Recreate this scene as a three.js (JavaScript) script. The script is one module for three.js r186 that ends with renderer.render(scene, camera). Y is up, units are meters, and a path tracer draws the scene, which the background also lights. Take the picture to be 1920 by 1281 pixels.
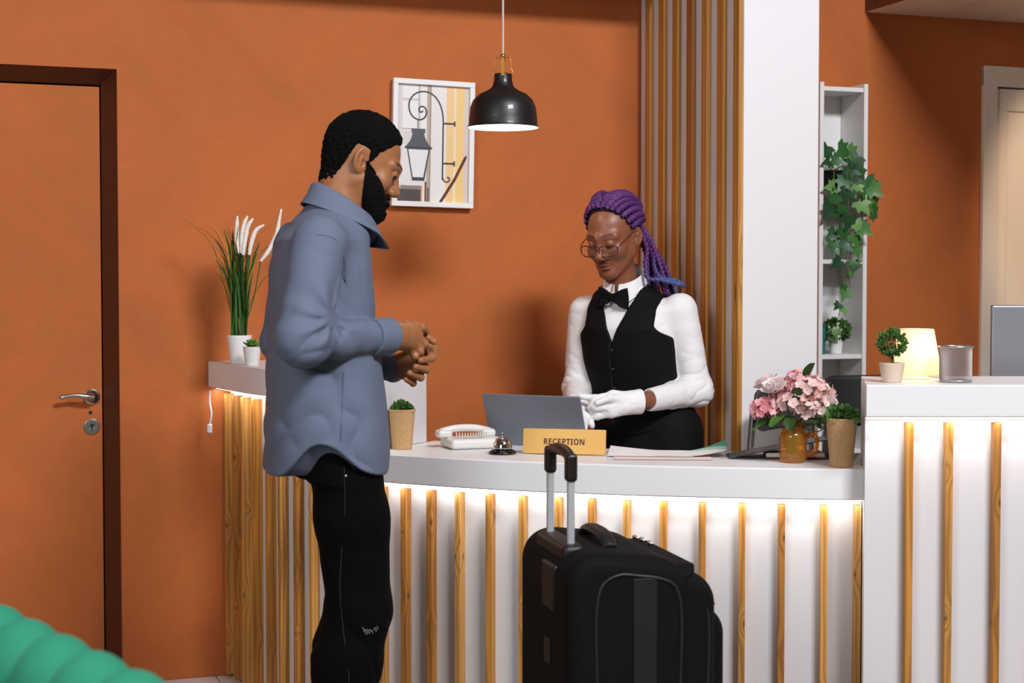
import * as THREE from 'three';
import { RoundedBoxGeometry } from 'three/addons/geometries/RoundedBoxGeometry.js';
import { TextGeometry } from 'three/addons/geometries/TextGeometry.js';
import { FontLoader } from 'three/addons/loaders/FontLoader.js';
import { mergeGeometries, mergeVertices } from 'three/addons/utils/BufferGeometryUtils.js';
import { ImprovedNoise } from 'three/addons/math/ImprovedNoise.js';
import { RectAreaLightUniformsLib } from 'three/addons/lights/RectAreaLightUniformsLib.js';

// ------------------------------------------------------------------ camera, light, exposure
RectAreaLightUniformsLib.init();
const scene = new THREE.Scene();
scene.background = new THREE.Color(0x000000);
const renderer = new THREE.WebGLRenderer({ antialias: true });
renderer.toneMapping = THREE.LinearToneMapping;
renderer.toneMappingExposure = 1.07;
renderer.shadowMap.enabled = true;
const camera = new THREE.PerspectiveCamera(24.71, 1920 / 1281, 0.05, 60);
camera.position.set(0, 1.3, 0);
camera.rotation.x = -Math.atan(105.5 / 2925);
camera.focus = 4.5;
camera.userData.fStop = 4.5;
scene.add(camera);

const V3 = (x, y, z) => new THREE.Vector3(x, y, z);
// Large soft lamps: key softbox, then an unseen added fill panel; each glowing face is built with its housing further down (lampPanel).
const LAMPS = [
  // position, aimed at, width, height, intensity, colour
  { p: [2.35, 4.6, -0.2], t: [-0.3, 1.2, -4.8], w: 1.7, h: 0.6, i: 92, c: 0xf6f8ff },
  { p: [-1.9, 2.5, -0.1], t: [0.5, 1.2, -5.0], w: 1.6, h: 1.6, i: 5.4, c: 0xf8f9ff },
];
const LED = 0xffffff, LED_I = 26;

// ------------------------------------------------------------------ helpers
let seed = 7;
const rnd = () => { seed = (seed + 0x6d2b79f5) | 0; let t = Math.imul(seed ^ (seed >>> 15), 1 | seed); t = (t + Math.imul(t ^ (t >>> 7), 61 | t)) ^ t; return ((t ^ (t >>> 14)) >>> 0) / 4294967296; };
const rr = (a, b) => a + (b - a) * rnd();
const lerp = (a, b, t) => a + (b - a) * t, clamp = (x, a, b) => Math.min(b, Math.max(a, x));
const sstep = (a, b, x) => { const t = clamp((x - a) / (b - a), 0, 1); return t * t * (3 - 2 * t); };
const noiser = new ImprovedNoise();
const noise = (x, y, z) => noiser.noise(x + 31.7, y + 17.3, z + 51.9);
const fbm = (x, y, z, o = 4) => { let s = 0, a = 0.5; for (let i = 0; i < o; i++) { s += a * noise(x, y, z); x *= 2.03; y *= 2.03; z *= 2.03; a *= 0.5; } return s; };
const used = {};
const numbered = (n) => { used[n] = (used[n] ?? -1) + 1; return used[n] ? n + '_' + String(used[n]).padStart(3, '0') : n; };
const shade = (o) => { o.castShadow = true; o.receiveShadow = true; return o; };
function part(name, geo, mat, parent, label) {
  const m = shade(new THREE.Mesh(geo, mat)); m.name = name; parent.add(m);
  if (label) m.userData.label = label;
  return m;
}
function thing(name, label, category, p = [0, 0, 0], turn = 0, group) {
  const g = new THREE.Group(); g.name = numbered(name); g.position.set(...p); g.rotation.y = turn; scene.add(g);
  g.userData = { label, category }; if (group) g.userData.group = group;
  return g;
}
function structure(name, label, category, p = [0, 0, 0], turn = 0) {
  const g = thing(name, label, category, p, turn); g.userData.kind = 'structure'; return g;
}
const std = (color, roughness = 0.6, extra = {}) => new THREE.MeshStandardMaterial({ color, roughness, ...extra });
const phys = (color, roughness = 0.6, extra = {}) => new THREE.MeshPhysicalMaterial({ color, roughness, ...extra });
const box = (w, h, d, x = 0, y = 0, z = 0) => new THREE.BoxGeometry(w, h, d).translate(x, y, z);
const rbox = (w, h, d, r = 0.004, x = 0, y = 0, z = 0, s = 2) => new RoundedBoxGeometry(w, h, d, s, Math.min(r, w / 2.01, h / 2.01, d / 2.01)).translate(x, y, z);
const cyl = (r0, r1, h, x = 0, y = 0, z = 0, s = 32) => new THREE.CylinderGeometry(r1, r0, h, s).translate(x, y, z);
const lathe = (pts, s = 48) => new THREE.LatheGeometry(pts.map((p) => new THREE.Vector2(p[0], p[1])), s);
const tube = (pts, r, n = 24, rs = 8, closed = false) => new THREE.TubeGeometry(new THREE.CatmullRomCurve3(pts.map((p) => (p.isVector3 ? p : V3(...p))), closed), n, r, rs, closed);
const plain = (g) => { const o = g.index ? g.toNonIndexed() : g.clone(); for (const k of Object.keys(o.attributes)) if (!['position', 'normal', 'uv'].includes(k)) o.deleteAttribute(k); return o; };
const merge = (...gs) => mergeGeometries(gs.flat().map(plain));
const ball = (r, x = 0, y = 0, z = 0, s = 20) => new THREE.SphereGeometry(r, s, Math.ceil(s * 0.7)).translate(x, y, z);
function tapered(pts, radii, rs = 8, n = 4) {          // tube with a radius that changes along the path
  const c = new THREE.CatmullRomCurve3(pts.map((p) => V3(...p))), N = (pts.length - 1) * n, fr = c.computeFrenetFrames(N), pos = [], uv = [], idx = [];
  for (let i = 0; i <= N; i++) {
    const t = i / N, p = c.getPoint(t), f = t * (radii.length - 1), k = Math.min(radii.length - 2, Math.floor(f)), r = lerp(radii[k], radii[k + 1], f - k);
    for (let j = 0; j <= rs; j++) { const a = j / rs * Math.PI * 2, d = fr.normals[i].clone().multiplyScalar(Math.cos(a) * r).addScaledVector(fr.binormals[i], Math.sin(a) * r); pos.push(p.x + d.x, p.y + d.y, p.z + d.z); uv.push(j / rs, t); }
  }
  for (let i = 0; i < N; i++) for (let j = 0; j < rs; j++) { const a = i * (rs + 1) + j, b = a + rs + 1; idx.push(a, a + 1, b, b, a + 1, b + 1); }
  for (const [i0, flip] of [[0, 0], [N, 1]]) { const c0 = pos.length / 3, p = c.getPoint(i0 / N); pos.push(p.x, p.y, p.z); uv.push(0, 0); for (let j = 0; j < rs; j++) { const a = i0 * (rs + 1) + j; flip ? idx.push(c0, a, a + 1) : idx.push(c0, a + 1, a); } }
  const g = new THREE.BufferGeometry(); g.setAttribute('position', new THREE.Float32BufferAttribute(pos, 3)); g.setAttribute('uv', new THREE.Float32BufferAttribute(uv, 2)); g.setIndex(idx); g.computeVertexNormals(); return g;
}
// closed profile [[offset, y]...] carried along plan points [{x,z,nx,nz}] (n = inward); flat sides, capped ends
function sweep(path, profile) {
  const pos = [], uv = [], idx = [], m = profile.length;
  for (let e = 0; e < m; e++) {
    const [o0, y0] = profile[e], [o1, y1] = profile[(e + 1) % m], L = Math.hypot(o1 - o0, y1 - y0), s0 = pos.length / 3;
    let run = 0;
    path.forEach((q, i) => { if (i) run += Math.hypot(q.x - path[i - 1].x, q.z - path[i - 1].z); pos.push(q.x + q.nx * o0, y0, q.z + q.nz * o0, q.x + q.nx * o1, y1, q.z + q.nz * o1); uv.push(run, 0, run, L); });
    for (let i = 0; i < path.length - 1; i++) { const a = s0 + i * 2; idx.push(a, a + 2, a + 1, a + 1, a + 2, a + 3); }
  }
  const tri = THREE.ShapeUtils.triangulateShape(profile.map((p) => new THREE.Vector2(...p)), []);
  for (const [q, flip] of [[path[0], 0], [path[path.length - 1], 1]]) {
    const s0 = pos.length / 3; for (const [o, y] of profile) { pos.push(q.x + q.nx * o, y, q.z + q.nz * o); uv.push(o, y); }
    for (const t of tri) flip ? idx.push(s0 + t[0], s0 + t[1], s0 + t[2]) : idx.push(s0 + t[2], s0 + t[1], s0 + t[0]);
  }
  const g = new THREE.BufferGeometry(); g.setAttribute('position', new THREE.Float32BufferAttribute(pos, 3)); g.setAttribute('uv', new THREE.Float32BufferAttribute(uv, 2)); g.setIndex(idx); g.computeVertexNormals(); return g;
}
const chamfer = (o0, o1, y0, y1, r) => [[o0 + r, y0], [o1 - r, y0], [o1, y0 + r], [o1, y1 - r], [o1 - r, y1], [o0 + r, y1], [o0, y1 - r], [o0, y0 + r]];

// ------------------------------------------------------------------ textures
function dataTex(w, h, f, srgb = true) {
  const d = new Uint8Array(w * h * 4);
  for (let y = 0; y < h; y++) for (let x = 0; x < w; x++) { const c = f(x / w, y / h), i = (y * w + x) * 4; d[i] = clamp(c[0], 0, 255); d[i + 1] = clamp(c[1], 0, 255); d[i + 2] = clamp(c[2], 0, 255); d[i + 3] = 255; }
  const t = new THREE.DataTexture(d, w, h); t.magFilter = THREE.LinearFilter; t.minFilter = THREE.LinearMipmapLinearFilter; t.wrapS = t.wrapT = THREE.RepeatWrapping; if (srgb) t.colorSpace = THREE.SRGBColorSpace; t.needsUpdate = true; return t;
}
const wrapN = (u, v, s, o = 4, k = 0) => {                 // tileable noise in the unit square
  const a = u * Math.PI * 2, b = v * Math.PI * 2, r = s / (Math.PI * 2);
  return fbm(Math.cos(a) * r + k, Math.sin(a) * r + Math.cos(b) * r * 1.01, Math.sin(b) * r - k, o);
};
const wallTex = dataTex(512, 512, (u, v) => { const n = wrapN(u, v, 5, 4), m = wrapN(u, v, 34, 2, 9); const k = 1 + 0.10 * n + 0.03 * m; return [186 * k, 101 * k * (1 - 0.02 * n), 46 * k]; });
const wallBump = dataTex(512, 512, (u, v) => { const n = 128 + 90 * wrapN(u, v, 40, 3) + 50 * wrapN(u, v, 8, 2, 4); return [n, n, n]; }, false);
function woodTex(hue, k) {
  const knots = []; for (let i = 0; i < 5; i++) knots.push([rnd(), rnd(), rr(0.004, 0.010)]);
  return dataTex(128, 1024, (u, v) => {
    let w = u * 3 + 0.5 * fbm(u * 2 + k * 7, v * 3, k, 3), dark = 0;
    for (const [ku, kv, kr] of knots) { const dx = (u - ku) * 0.10, dy = v - kv, d = Math.hypot(dx * 1.4, dy); w += 0.55 * Math.exp(-d * d / (kr * kr * 14)); dark = Math.max(dark, Math.exp(-d * d / (kr * kr * 0.5))); }
    const g = 0.5 + 0.5 * Math.sin(w * 14 + k), fine = fbm(u * 60, v * 8, k + 3, 2), blot = fbm(u * 1.5, v * 4, k + 11, 2);
    let c = 1 - 0.16 * g * g + 0.10 * fine + 0.22 * blot; c *= 1 - 0.5 * dark;
    return [hue[0] * c, hue[1] * c * (1 - 0.05 * g), hue[2] * c * (1 - 0.12 * g)];
  });
}
const woodMats = [0, 1, 2, 3].map((k) => { const t = woodTex([[208, 150, 72], [196, 136, 58], [214, 158, 82], [186, 126, 54]][k], k * 3.1); return std(0xffffff, 0.5, { map: t, bumpMap: t, bumpScale: 0.0004 }); });
const MW = {
  wall: std(0xffffff, 0.82, { map: wallTex, bumpMap: wallBump, bumpScale: 0.0012 }),
  white: std(0xdfdcda, 0.5), whiteGloss: std(0xefedeb, 0.32), cream: std(0xe8dac8, 0.5), room: std(0x8f877f, 0.8),
  frameShade: std(0x54260f, 0.6), brownPaint: std(0x6a3217, 0.75),
  steel: std(0xc9c4bc, 0.28, { metalness: 1 }), black: std(0x0d0d0e, 0.6), darkPlastic: std(0x1a1a1c, 0.45),
};
// ------------------------------------------------------------------ the room (axes of the back wall: u along it, n out of it)
const PHI = THREE.MathUtils.degToRad(20), WO = V3(-0.986, 0, -5.15), WD = V3(Math.cos(PHI), 0, -Math.sin(PHI)), WN = V3(Math.sin(PHI), 0, Math.cos(PHI));
const onWall = (u, y, n = 0) => { const p = WO.clone().addScaledVector(WD, u).addScaledVector(WN, n); return [p.x, y, p.z]; };
const U0 = -4.2, U1 = 4.4, N1 = 7.4, CEIL = 5.3;
const uvm = (g, s = 1) => { const p = g.attributes.position, n = g.attributes.normal, a = []; for (let i = 0; i < p.count; i++) { const x = Math.abs(n.getX(i)), y = Math.abs(n.getY(i)), z = Math.abs(n.getZ(i)); const q = y > x && y > z ? [p.getX(i), p.getZ(i)] : x > z ? [p.getZ(i), p.getY(i)] : [p.getX(i), p.getY(i)]; a.push(q[0] * s, q[1] * s); } g.setAttribute('uv', new THREE.Float32BufferAttribute(a, 2)); return g; };
const D1 = { u0: -1.16, u1: -0.305, top: 1.995 }, D2 = { u0: 3.02, u1: 3.9, top: 2.165 };
{
  const w = structure('wall_back', 'rust orange plastered wall behind the reception counter', 'wall', onWall(0, 0), PHI);
  const wb = (u0, u1, y0, y1, t = 0.16) => uvm(box(u1 - u0, y1 - y0, t, (u0 + u1) / 2, (y0 + y1) / 2, -t / 2), 0.8);
  part('plaster', merge(wb(U0, D1.u0, 0, CEIL), wb(D1.u0, D1.u1, D1.top, CEIL), wb(D1.u1, D2.u0, 0, CEIL), wb(D2.u0, D2.u1, D2.top, CEIL), wb(D2.u1, U1, 0, CEIL)), MW.wall, w);
  const side = (name, label, g) => { const s = structure(name, label, 'wall', onWall(0, 0), PHI); part('plaster', g, MW.room, s); };
  side('wall_left', 'plain beige side wall beyond the orange door', box(0.16, CEIL, N1, U0 - 0.08, CEIL / 2, N1 / 2));
  side('wall_right', 'plain beige side wall beyond the white panelled door', box(0.16, CEIL, N1, U1 + 0.08, CEIL / 2, N1 / 2));
  side('wall_front', 'plain beige wall facing the reception counter', box(U1 - U0, CEIL, 0.16, (U0 + U1) / 2, CEIL / 2, N1 + 0.08));
  const c = structure('ceiling', 'plain pale upper ceiling of the lobby', 'ceiling', onWall(0, 0), PHI);
  part('ceiling_board', box(U1 - U0 + 0.4, 0.12, N1 + 0.4, (U0 + U1) / 2, CEIL + 0.06, N1 / 2), MW.room, c);
  const s = structure('trim_1', 'unseen dark brown soffit added to shade the top of the orange wall', 'soffit', onWall(0, 0), PHI);
  part('added_soffit', rbox(1.538 - U0, CEIL - 2.36, 0.30, 0.004, (U0 + 1.538) / 2, (CEIL + 2.36) / 2, 0.152), MW.brownPaint, s);  // added above the view; its shade darkens the wall top
  // stone floor, one slab per tile; tiles out of view darkened to cut bounced light
  const f = structure('floor', 'stone tile floor, pale along the wall, darkened out of view to cut bounced light', 'floor', onWall(0, 0), PHI);
  part('screed', box(U1 - U0 + 0.3, 0.1, N1 + 0.3, (U0 + U1) / 2, -0.056, N1 / 2), std(0x9b918a, 0.9), f);
  const tm = [0xd8cfc7, 0xd3c9c1, 0xddd4cc].map((k) => std(k, 0.35)), tmDark = [0x8a8078, 0x857b73, 0x8f857d].map((k) => std(k, 0.35)), tg = new RoundedBoxGeometry(0.597, 0.012, 0.597, 1, 0.002);
  for (let i = 0; i < 14; i++) for (let j = 0; j < 12; j++) { const m = part('tile', tg, j ? tmDark[(i * 5 + j * 3) % 3] : tm[i % 3], f); m.position.set(U0 + 0.3 + i * 0.6, -0.006, 0.3 + j * 0.6); }
}
{ // flush orange door; shade on the splayed frame is put into its dark colour
  const d = structure('door_1', 'flush rust orange door with a steel lever, frame coloured dark brown for shade', 'door', onWall(0, 0), PHI), { u0, u1, top } = D1, dep = 0.085, sp = 0.042;
  const fr = (pts) => { // splayed jamb: prism with its section in plan
    const g = new THREE.BufferGeometry(), p = []; const q = (a, b, c, e) => p.push(...a, ...b, ...c, ...a, ...c, ...e); q(...pts); g.setAttribute('position', new THREE.Float32BufferAttribute(p, 3)); g.setAttribute('uv', new THREE.Float32BufferAttribute(new Array(p.length / 3 * 2).fill(0), 2)); g.computeVertexNormals(); return g;
  };
  const L = (u, y, n) => [u, y, n];
  const jamb = (a, b) => merge(fr([L(a, 0, 0), L(a, top, 0), L(b, top - sp, -dep), L(b, 0, -dep)]), fr([L(a, 0, 0.004), L(a, top, 0.004), L(a, top, 0), L(a, 0, 0)]), fr([L(b, 0, -dep), L(b, top - sp, -dep), L(b, top - sp, -0.16), L(b, 0, -0.16)]));
  part('door_jamb', jamb(u1, u1 - sp), MW.frameShade, d); part('door_jamb', jamb(u0, u0 + sp), MW.frameShade, d);
  part('door_head', merge(fr([L(u0, top, 0), L(u1, top, 0), L(u1 - sp, top - sp, -dep), L(u0 + sp, top - sp, -dep)]), fr([L(u0, top - sp, -dep), L(u1, top - sp, -dep), L(u1, top - sp, -0.16), L(u0, top - sp, -0.16)])), MW.frameShade, d);
  part('door_leaf', uvm(rbox(u1 - u0 - sp * 2 - 0.008, top - sp - 0.012, 0.042, 0.003, (u0 + u1) / 2, (top - sp) / 2, -dep - 0.024), 0.8), MW.wall, d);
  const zf = -dep - 0.003, hu = -0.385;
  const lever = part('lever_handle', merge(lathe([[0, 0], [0.026, 0], [0.027, 0.003], [0.025, 0.008], [0.012, 0.010], [0.011, 0.038], [0, 0.038]]).rotateX(Math.PI / 2).translate(hu, 0.935, zf), tapered([[hu + 0.006, 0.935, zf + 0.040], [hu - 0.02, 0.939, zf + 0.050], [hu - 0.06, 0.944, zf + 0.052], [hu - 0.098, 0.938, zf + 0.048], [hu - 0.104, 0.936, zf + 0.046]], [0.011, 0.009, 0.0065, 0.0075, 0.005], 12)), MW.steel, d, 'brushed steel lever handle');
  const lock = part('keyhole_rosette', lathe([[0, 0.004], [0.004, 0.006], [0.024, 0.008], [0.026, 0.004], [0.026, 0]]).rotateX(Math.PI / 2).translate(hu, 0.837, zf), MW.steel, d, 'round steel keyhole rosette');
  part('keyhole', merge(cyl(0.0045, 0.0045, 0.002, 0, 0, 0, 16).rotateX(Math.PI / 2).translate(hu, 0.842, zf + 0.0085), box(0.004, 0.016, 0.002, hu, 0.832, zf + 0.0085)), MW.black, lock);
  part('screw_hole', cyl(0.006, 0.006, 0.002, 0, 0, 0, 16).rotateX(Math.PI / 2).translate(hu - 0.004, 0.883, zf + 0.0006), MW.black, d);
}
{ // white panelled door at the right
  const d = structure('door_2', 'cream white panelled door with a wide flat frame at the right', 'door', onWall(0, 0), PHI), { u0, u1, top } = D2;
  const bw = 0.066;
  part('door_frame', merge(rbox(bw, top, 0.022, 0.003, u0 + bw / 2, top / 2, 0.006), rbox(bw, top, 0.022, 0.003, u1 - bw / 2, top / 2, 0.006), rbox(u1 - u0, bw + 0.014, 0.022, 0.003, (u0 + u1) / 2, top - bw / 2 - 0.007, 0.0062)), MW.cream, d);
  part('door_frame', merge(box(0.02, top, 0.15, u0 + 0.01, top / 2, -0.08), box(0.02, top, 0.15, u1 - 0.01, top / 2, -0.08), box(u1 - u0, 0.02, 0.15, (u0 + u1) / 2, top - 0.01, -0.08)), MW.cream, d);
  const a = u0 + bw, b = u1 - bw, t = top - bw - 0.018, st = 0.062, w = b - a;
  const leaf = part('door_leaf', merge(rbox(st, t, 0.04, 0.003, a + st / 2, t / 2, -0.026), rbox(st, t, 0.04, 0.003, b - st / 2, t / 2, -0.026), rbox(w, 0.088, 0.04, 0.003, (a + b) / 2, t - 0.044, -0.0262), rbox(w, 0.12, 0.04, 0.003, (a + b) / 2, 0.96, -0.0262), rbox(w, 0.16, 0.04, 0.003, (a + b) / 2, 0.08, -0.0262)), MW.cream, d);
  for (const [y0, y1] of [[0.16, 0.90], [1.02, t - 0.088]]) {
    part('panel', box(w - st * 2, y1 - y0, 0.018, (a + b) / 2, (y0 + y1) / 2, -0.032), MW.cream, leaf);
  }
}
{ // dropped ceiling of cream panels over the right of the desk
  const g = structure('ceiling_dropped', 'lower cream panelled ceiling over the right of the desk', 'ceiling', onWall(0, 0), PHI), u0 = 2.484, h = 2.342, n1 = 3.6;
  part('bulkhead', box(0.06, CEIL - h - 0.002, n1, u0 + 0.03, (CEIL + h) / 2 + 0.001, n1 / 2), MW.brownPaint, g);
  part('bulkhead', box(U1 - u0, CEIL - h - 0.002, 0.06, (U1 + u0) / 2, (CEIL + h) / 2 + 0.001, n1), MW.brownPaint, g);
  part('backing', box(U1 - u0, 0.02, n1, (U1 + u0) / 2, h + 0.028, n1 / 2), std(0x8f6a4c, 0.8), g);
  const geo = new RoundedBoxGeometry(0.276, 0.016, 0.595, 1, 0.003), pm = [0xf0e2cd, 0xecdcc6, 0xf2e6d3].map((k) => std(k, 0.55));
  for (let i = 0; i < 6; i++) for (let j = 0; j < 6; j++) { const m = part('ceiling_panel', geo, pm[(i + j * 2) % 3], g); m.position.set(u0 + 0.002 + 0.139 + i * 0.2805, h + 0.008, 0.3 + j * 0.6); }
}
{ // slatted partition: one long face of pine slats, white end
  const g = thing('slatted_partition', 'white floor to ceiling partition faced with pine slats behind the receptionist', 'partition', onWall(0, 0), PHI);
  part('body', rbox(0.272, CEIL, 0.776, 0.004, 1.542 + 0.138, CEIL / 2, 0.392), std(0xe6e4e4, 0.55), g);
  const geo = uvm(rbox(0.015, CEIL - 0.004, 0.042, 0.0015), 1); { const p = geo.attributes.position, uv = geo.attributes.uv; for (let i = 0; i < p.count; i++) uv.setXY(i, (p.getX(i) + p.getZ(i)) * 8 + 0.5, p.getY(i) / CEIL + 0.5); }
  for (let k = 0; k < 7; k++) { const m = part('slat', geo, woodMats[k % 4], g); m.position.set(1.542 - 0.0075 + 0.0015, CEIL / 2, 0.756 - k * 0.1105); if (k % 2) m.rotation.x = Math.PI; }
}
{ // added spot in the dropped ceiling, put in to brighten the white door
  const p = onWall(3.64, 2.336, 1.8), g = thing('added_downlight', 'small round spot added in the cream ceiling to brighten the white door', 'lamp', p);
  part('trim_ring', new THREE.TorusGeometry(0.045, 0.006, 10, 40).rotateX(Math.PI / 2).translate(0, 0.002, 0), MW.white, g);
  part('lens', cyl(0.042, 0.042, 0.004, 0, 0.003, 0, 32), std(0xffffff, 0.5, { emissive: 0xffe2c2, emissiveIntensity: 4 }), g);
  const l = new THREE.SpotLight(0xffe0c4, 11, 0, 0.36, 0.35, 2); l.name = 'added_downlight_light'; l.position.set(0, -0.006, 0); const q = onWall(3.64, 1.6, 0); l.target.position.set(q[0] - p[0], q[1] - p[1], q[2] - p[2]); l.target.name = 'added_downlight_aim'; l.castShadow = true; g.add(l); g.add(l.target);
}
// housings of the large lamps, glowing face and the light just in front of it
LAMPS.forEach((q, k) => {
  const g = thing(k ? 'added_fill_light' : 'softbox_light', ['long softbox lamp high at the right of the lobby', 'wide square fill panel added out of view at the left'][k], 'lamp', q.p);
  g.lookAt(...q.t);
  part('housing', merge(rbox(q.w + 0.06, 0.03, 0.08, 0.004, 0, q.h / 2 + 0.015, -0.04), rbox(q.w + 0.06, 0.03, 0.08, 0.004, 0, -q.h / 2 - 0.015, -0.04), rbox(0.03, q.h, 0.08, 0.004, q.w / 2 + 0.015, 0, -0.04), rbox(0.03, q.h, 0.08, 0.004, -q.w / 2 - 0.015, 0, -0.04), box(q.w + 0.06, q.h + 0.06, 0.01, 0, 0, -0.085)), MW.black, g);
  part('diffuser', box(q.w, q.h, 0.004, 0, 0, -0.004), std(0xffffff, 0.6, { emissive: q.c, emissiveIntensity: 2 }), g);
  const l = new THREE.RectAreaLight(q.c, q.i, q.w, q.h); l.name = 'lamp_light'; l.rotation.y = Math.PI; l.position.z = 0.004; g.add(l);
});
// ------------------------------------------------------------------ reception counter
const FP = [[-1.0, 5.13], [-0.885, 4.92], [-0.76, 4.72], [-0.57, 4.545], [-0.36, 4.42], [-0.163, 4.315], [0.058, 4.222], [0.34, 4.14], [0.62, 4.088], [0.90, 4.055], [1.2, 4.04]];
const frontPath = (() => {
  const P = [FP[0].map((v, i) => 2 * v - FP[1][i]), ...FP, FP[10].map((v, i) => 2 * v - FP[9][i])], out = [], n = 12;
  for (let i = 1; i < P.length - 2; i++) for (let s = 0; s < n; s++) { const t = s / n, [a, b, c, d] = [P[i - 1], P[i], P[i + 1], P[i + 2]]; out.push([0, 1].map((k) => 0.5 * (2 * b[k] + (c[k] - a[k]) * t + (2 * a[k] - 5 * b[k] + 4 * c[k] - d[k]) * t * t + (3 * b[k] - a[k] - 3 * c[k] + d[k]) * t ** 3))); }
  out.push(FP[10]);
  return out.map((p, i) => { const q = out[Math.max(0, i - 1)], r = out[Math.min(out.length - 1, i + 1)], dx = r[0] - q[0], dD = r[1] - q[1], l = Math.hypot(dx, dD); return { x: p[0], z: -p[1], nx: -dD / l, nz: -dx / l }; });
})();
const iStep = frontPath.findIndex((p) => p.x > -0.43), iEnd = frontPath.findIndex((p) => p.x > 0.90);
const pathL = frontPath.slice(0, iStep + 1), pathR = frontPath.slice(iStep, iEnd + 1);
const RZ = -3.906, RX = 0.89;                                    // right raised block
const pathRR = [{ x: RX, z: RZ, nx: 0.187, nz: -1 }, { x: 1.5, z: RZ, nx: 0, nz: -1 }, { x: 2.3, z: RZ, nx: 0, nz: -1 }];
{
  const c = thing('reception_counter', 'curved white reception counter front with upright pine slats lit from above', 'counter');
  const panelMat = std(0xdedbda, 0.45);
  part('front_panel', sweep(pathL, chamfer(0.075, 0.097, 0.002, 0.963, 0.002)), panelMat, c);
  part('front_panel', sweep(pathR, chamfer(0.075, 0.097, 0.002, 0.736, 0.002)), panelMat, c);
  part('front_panel', sweep(pathRR, chamfer(0.075, 0.36, 0.002, 0.966, 0.002)), panelMat, c);
  part('raised_block', sweep(pathL, chamfer(0.098, 0.339, 0.822, 0.963, 0.002)), panelMat, c);
  part('raised_block', sweep(pathL, chamfer(0.098, 0.335, 0.70, 0.8215, 0.002)), panelMat, c);
  { const q = pathL[pathL.length - 1], a = pathL[pathL.length - 2], tx = q.x - a.x, tz = q.z - a.z, tl = Math.hypot(tx, tz), e2 = (k) => ({ x: q.x + tx / tl * k, z: q.z + tz / tl * k, nx: q.nx, nz: q.nz }); part('end_panel', sweep([e2(0.0005), e2(0.005)], chamfer(0.08, 0.341, 0.822, 1.0502, 0.001)), panelMat, c); }
  part('desk_shelf', sweep(pathR, chamfer(0.425, 0.70, 0.715, 0.74, 0.002)), std(0xdcd6d0, 0.5), c);
  part('back_panel', sweep(pathR, chamfer(0.405, 0.424, 0.002, 0.736, 0.002)), panelMat, c);
  const S = [[-0.933, -5.132, -1.076], [-0.893, -5.058, -1.077], [-0.851, -4.98, -1.056], [-0.804, -4.898, -1.063], [-0.746, -4.802, -0.976], [-0.699, -4.741, -0.84], [-0.644, -4.685, -0.755], [-0.592, -4.639, -0.698], [-0.52, -4.583, -0.616], [-0.446, -4.536, -0.522], [-0.373, -4.496, -0.499], [-0.305, -4.458, -0.513], [-0.229, -4.416, -0.494], [-0.147, -4.374, -0.449], [-0.06, -4.334, -0.419], [0.031, -4.296, -0.365], [0.129, -4.262, -0.312], [0.219, -4.234, -0.281], [0.312, -4.209, -0.25], [0.409, -4.186, -0.209], [0.511, -4.166, -0.173], [0.615, -4.149, -0.152], [0.718, -4.135, -0.13], [0.828, -4.122, -0.102], [0.915, -4.114, -0.076],
    [1.012, -3.966, 0], [1.113, -3.966, 0], [1.235, -3.966, 0], [1.34, -3.966, 0], [1.445, -3.966, 0], [1.55, -3.966, 0], [1.66, -3.966, 0]];
  const slatGeo = [0.705, 0.930, 0.938].map((h) => { const g = rbox(0.018, h, 0.03, 0.0015), p = g.attributes.position, uv = []; for (let i = 0; i < p.count; i++) uv.push((p.getX(i) + p.getZ(i)) * 9 + 0.5, p.getY(i) / 1.4 + 0.5); g.setAttribute('uv', new THREE.Float32BufferAttribute(uv, 2)); return [g, h]; });
  S.forEach(([x, z, a], k) => { const kind = k > 24 ? 2 : k < 10 ? 1 : 0, [g, h] = slatGeo[kind]; const m = part('slat', g, woodMats[(k * 7 + (k >> 2)) % 4], c); m.position.set(x, 0.012 + h / 2, z); m.rotation.y = a; if ((k * 5) % 3 === 1) m.rotation.z = Math.PI; });
  // light strips under the overhangs
  const strip = std(0xffffff, 0.5, { emissive: LED, emissiveIntensity: 5 });
  const leds = (path, y, off, n) => {
    part('light_strip', sweep(path, [[off - 0.004, y - 0.003], [off + 0.004, y - 0.003], [off + 0.004, y], [off - 0.004, y]]), strip, c, 'glowing white light strip under the overhang');
    for (let s = 0; s < n; s++) {
      const i0 = Math.round(s * (path.length - 1) / n), i1 = Math.round((s + 1) * (path.length - 1) / n), a = path[i0], b = path[i1], ax = a.x + a.nx * off, az = a.z + a.nz * off, bx = b.x + b.nx * off, bz = b.z + b.nz * off;
      const L = Math.hypot(bx - ax, bz - az), l = new THREE.RectAreaLight(LED, LED_I, L, 0.012); l.name = 'strip_light'; l.position.set((ax + bx) / 2, y - 0.0045, (az + bz) / 2);
      l.rotation.order = 'YXZ'; l.rotation.y = Math.atan2(-(bz - az), bx - ax); l.rotation.x = -Math.PI / 2; c.add(l);
    }
  };
  leds(pathL, 0.9625, 0.030, 4); leds(pathR, 0.7365, 0.030, 7); leds([pathRR[0], { x: 1.3, z: RZ, nx: 0.1, nz: -1 }, { x: 1.75, z: RZ, nx: 0, nz: -1 }, { x: 2.2, z: RZ, nx: 0, nz: -1 }], 0.9655, 0.030, 3);
}
const topMat = std(0xeeedec, 0.38);
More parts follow.
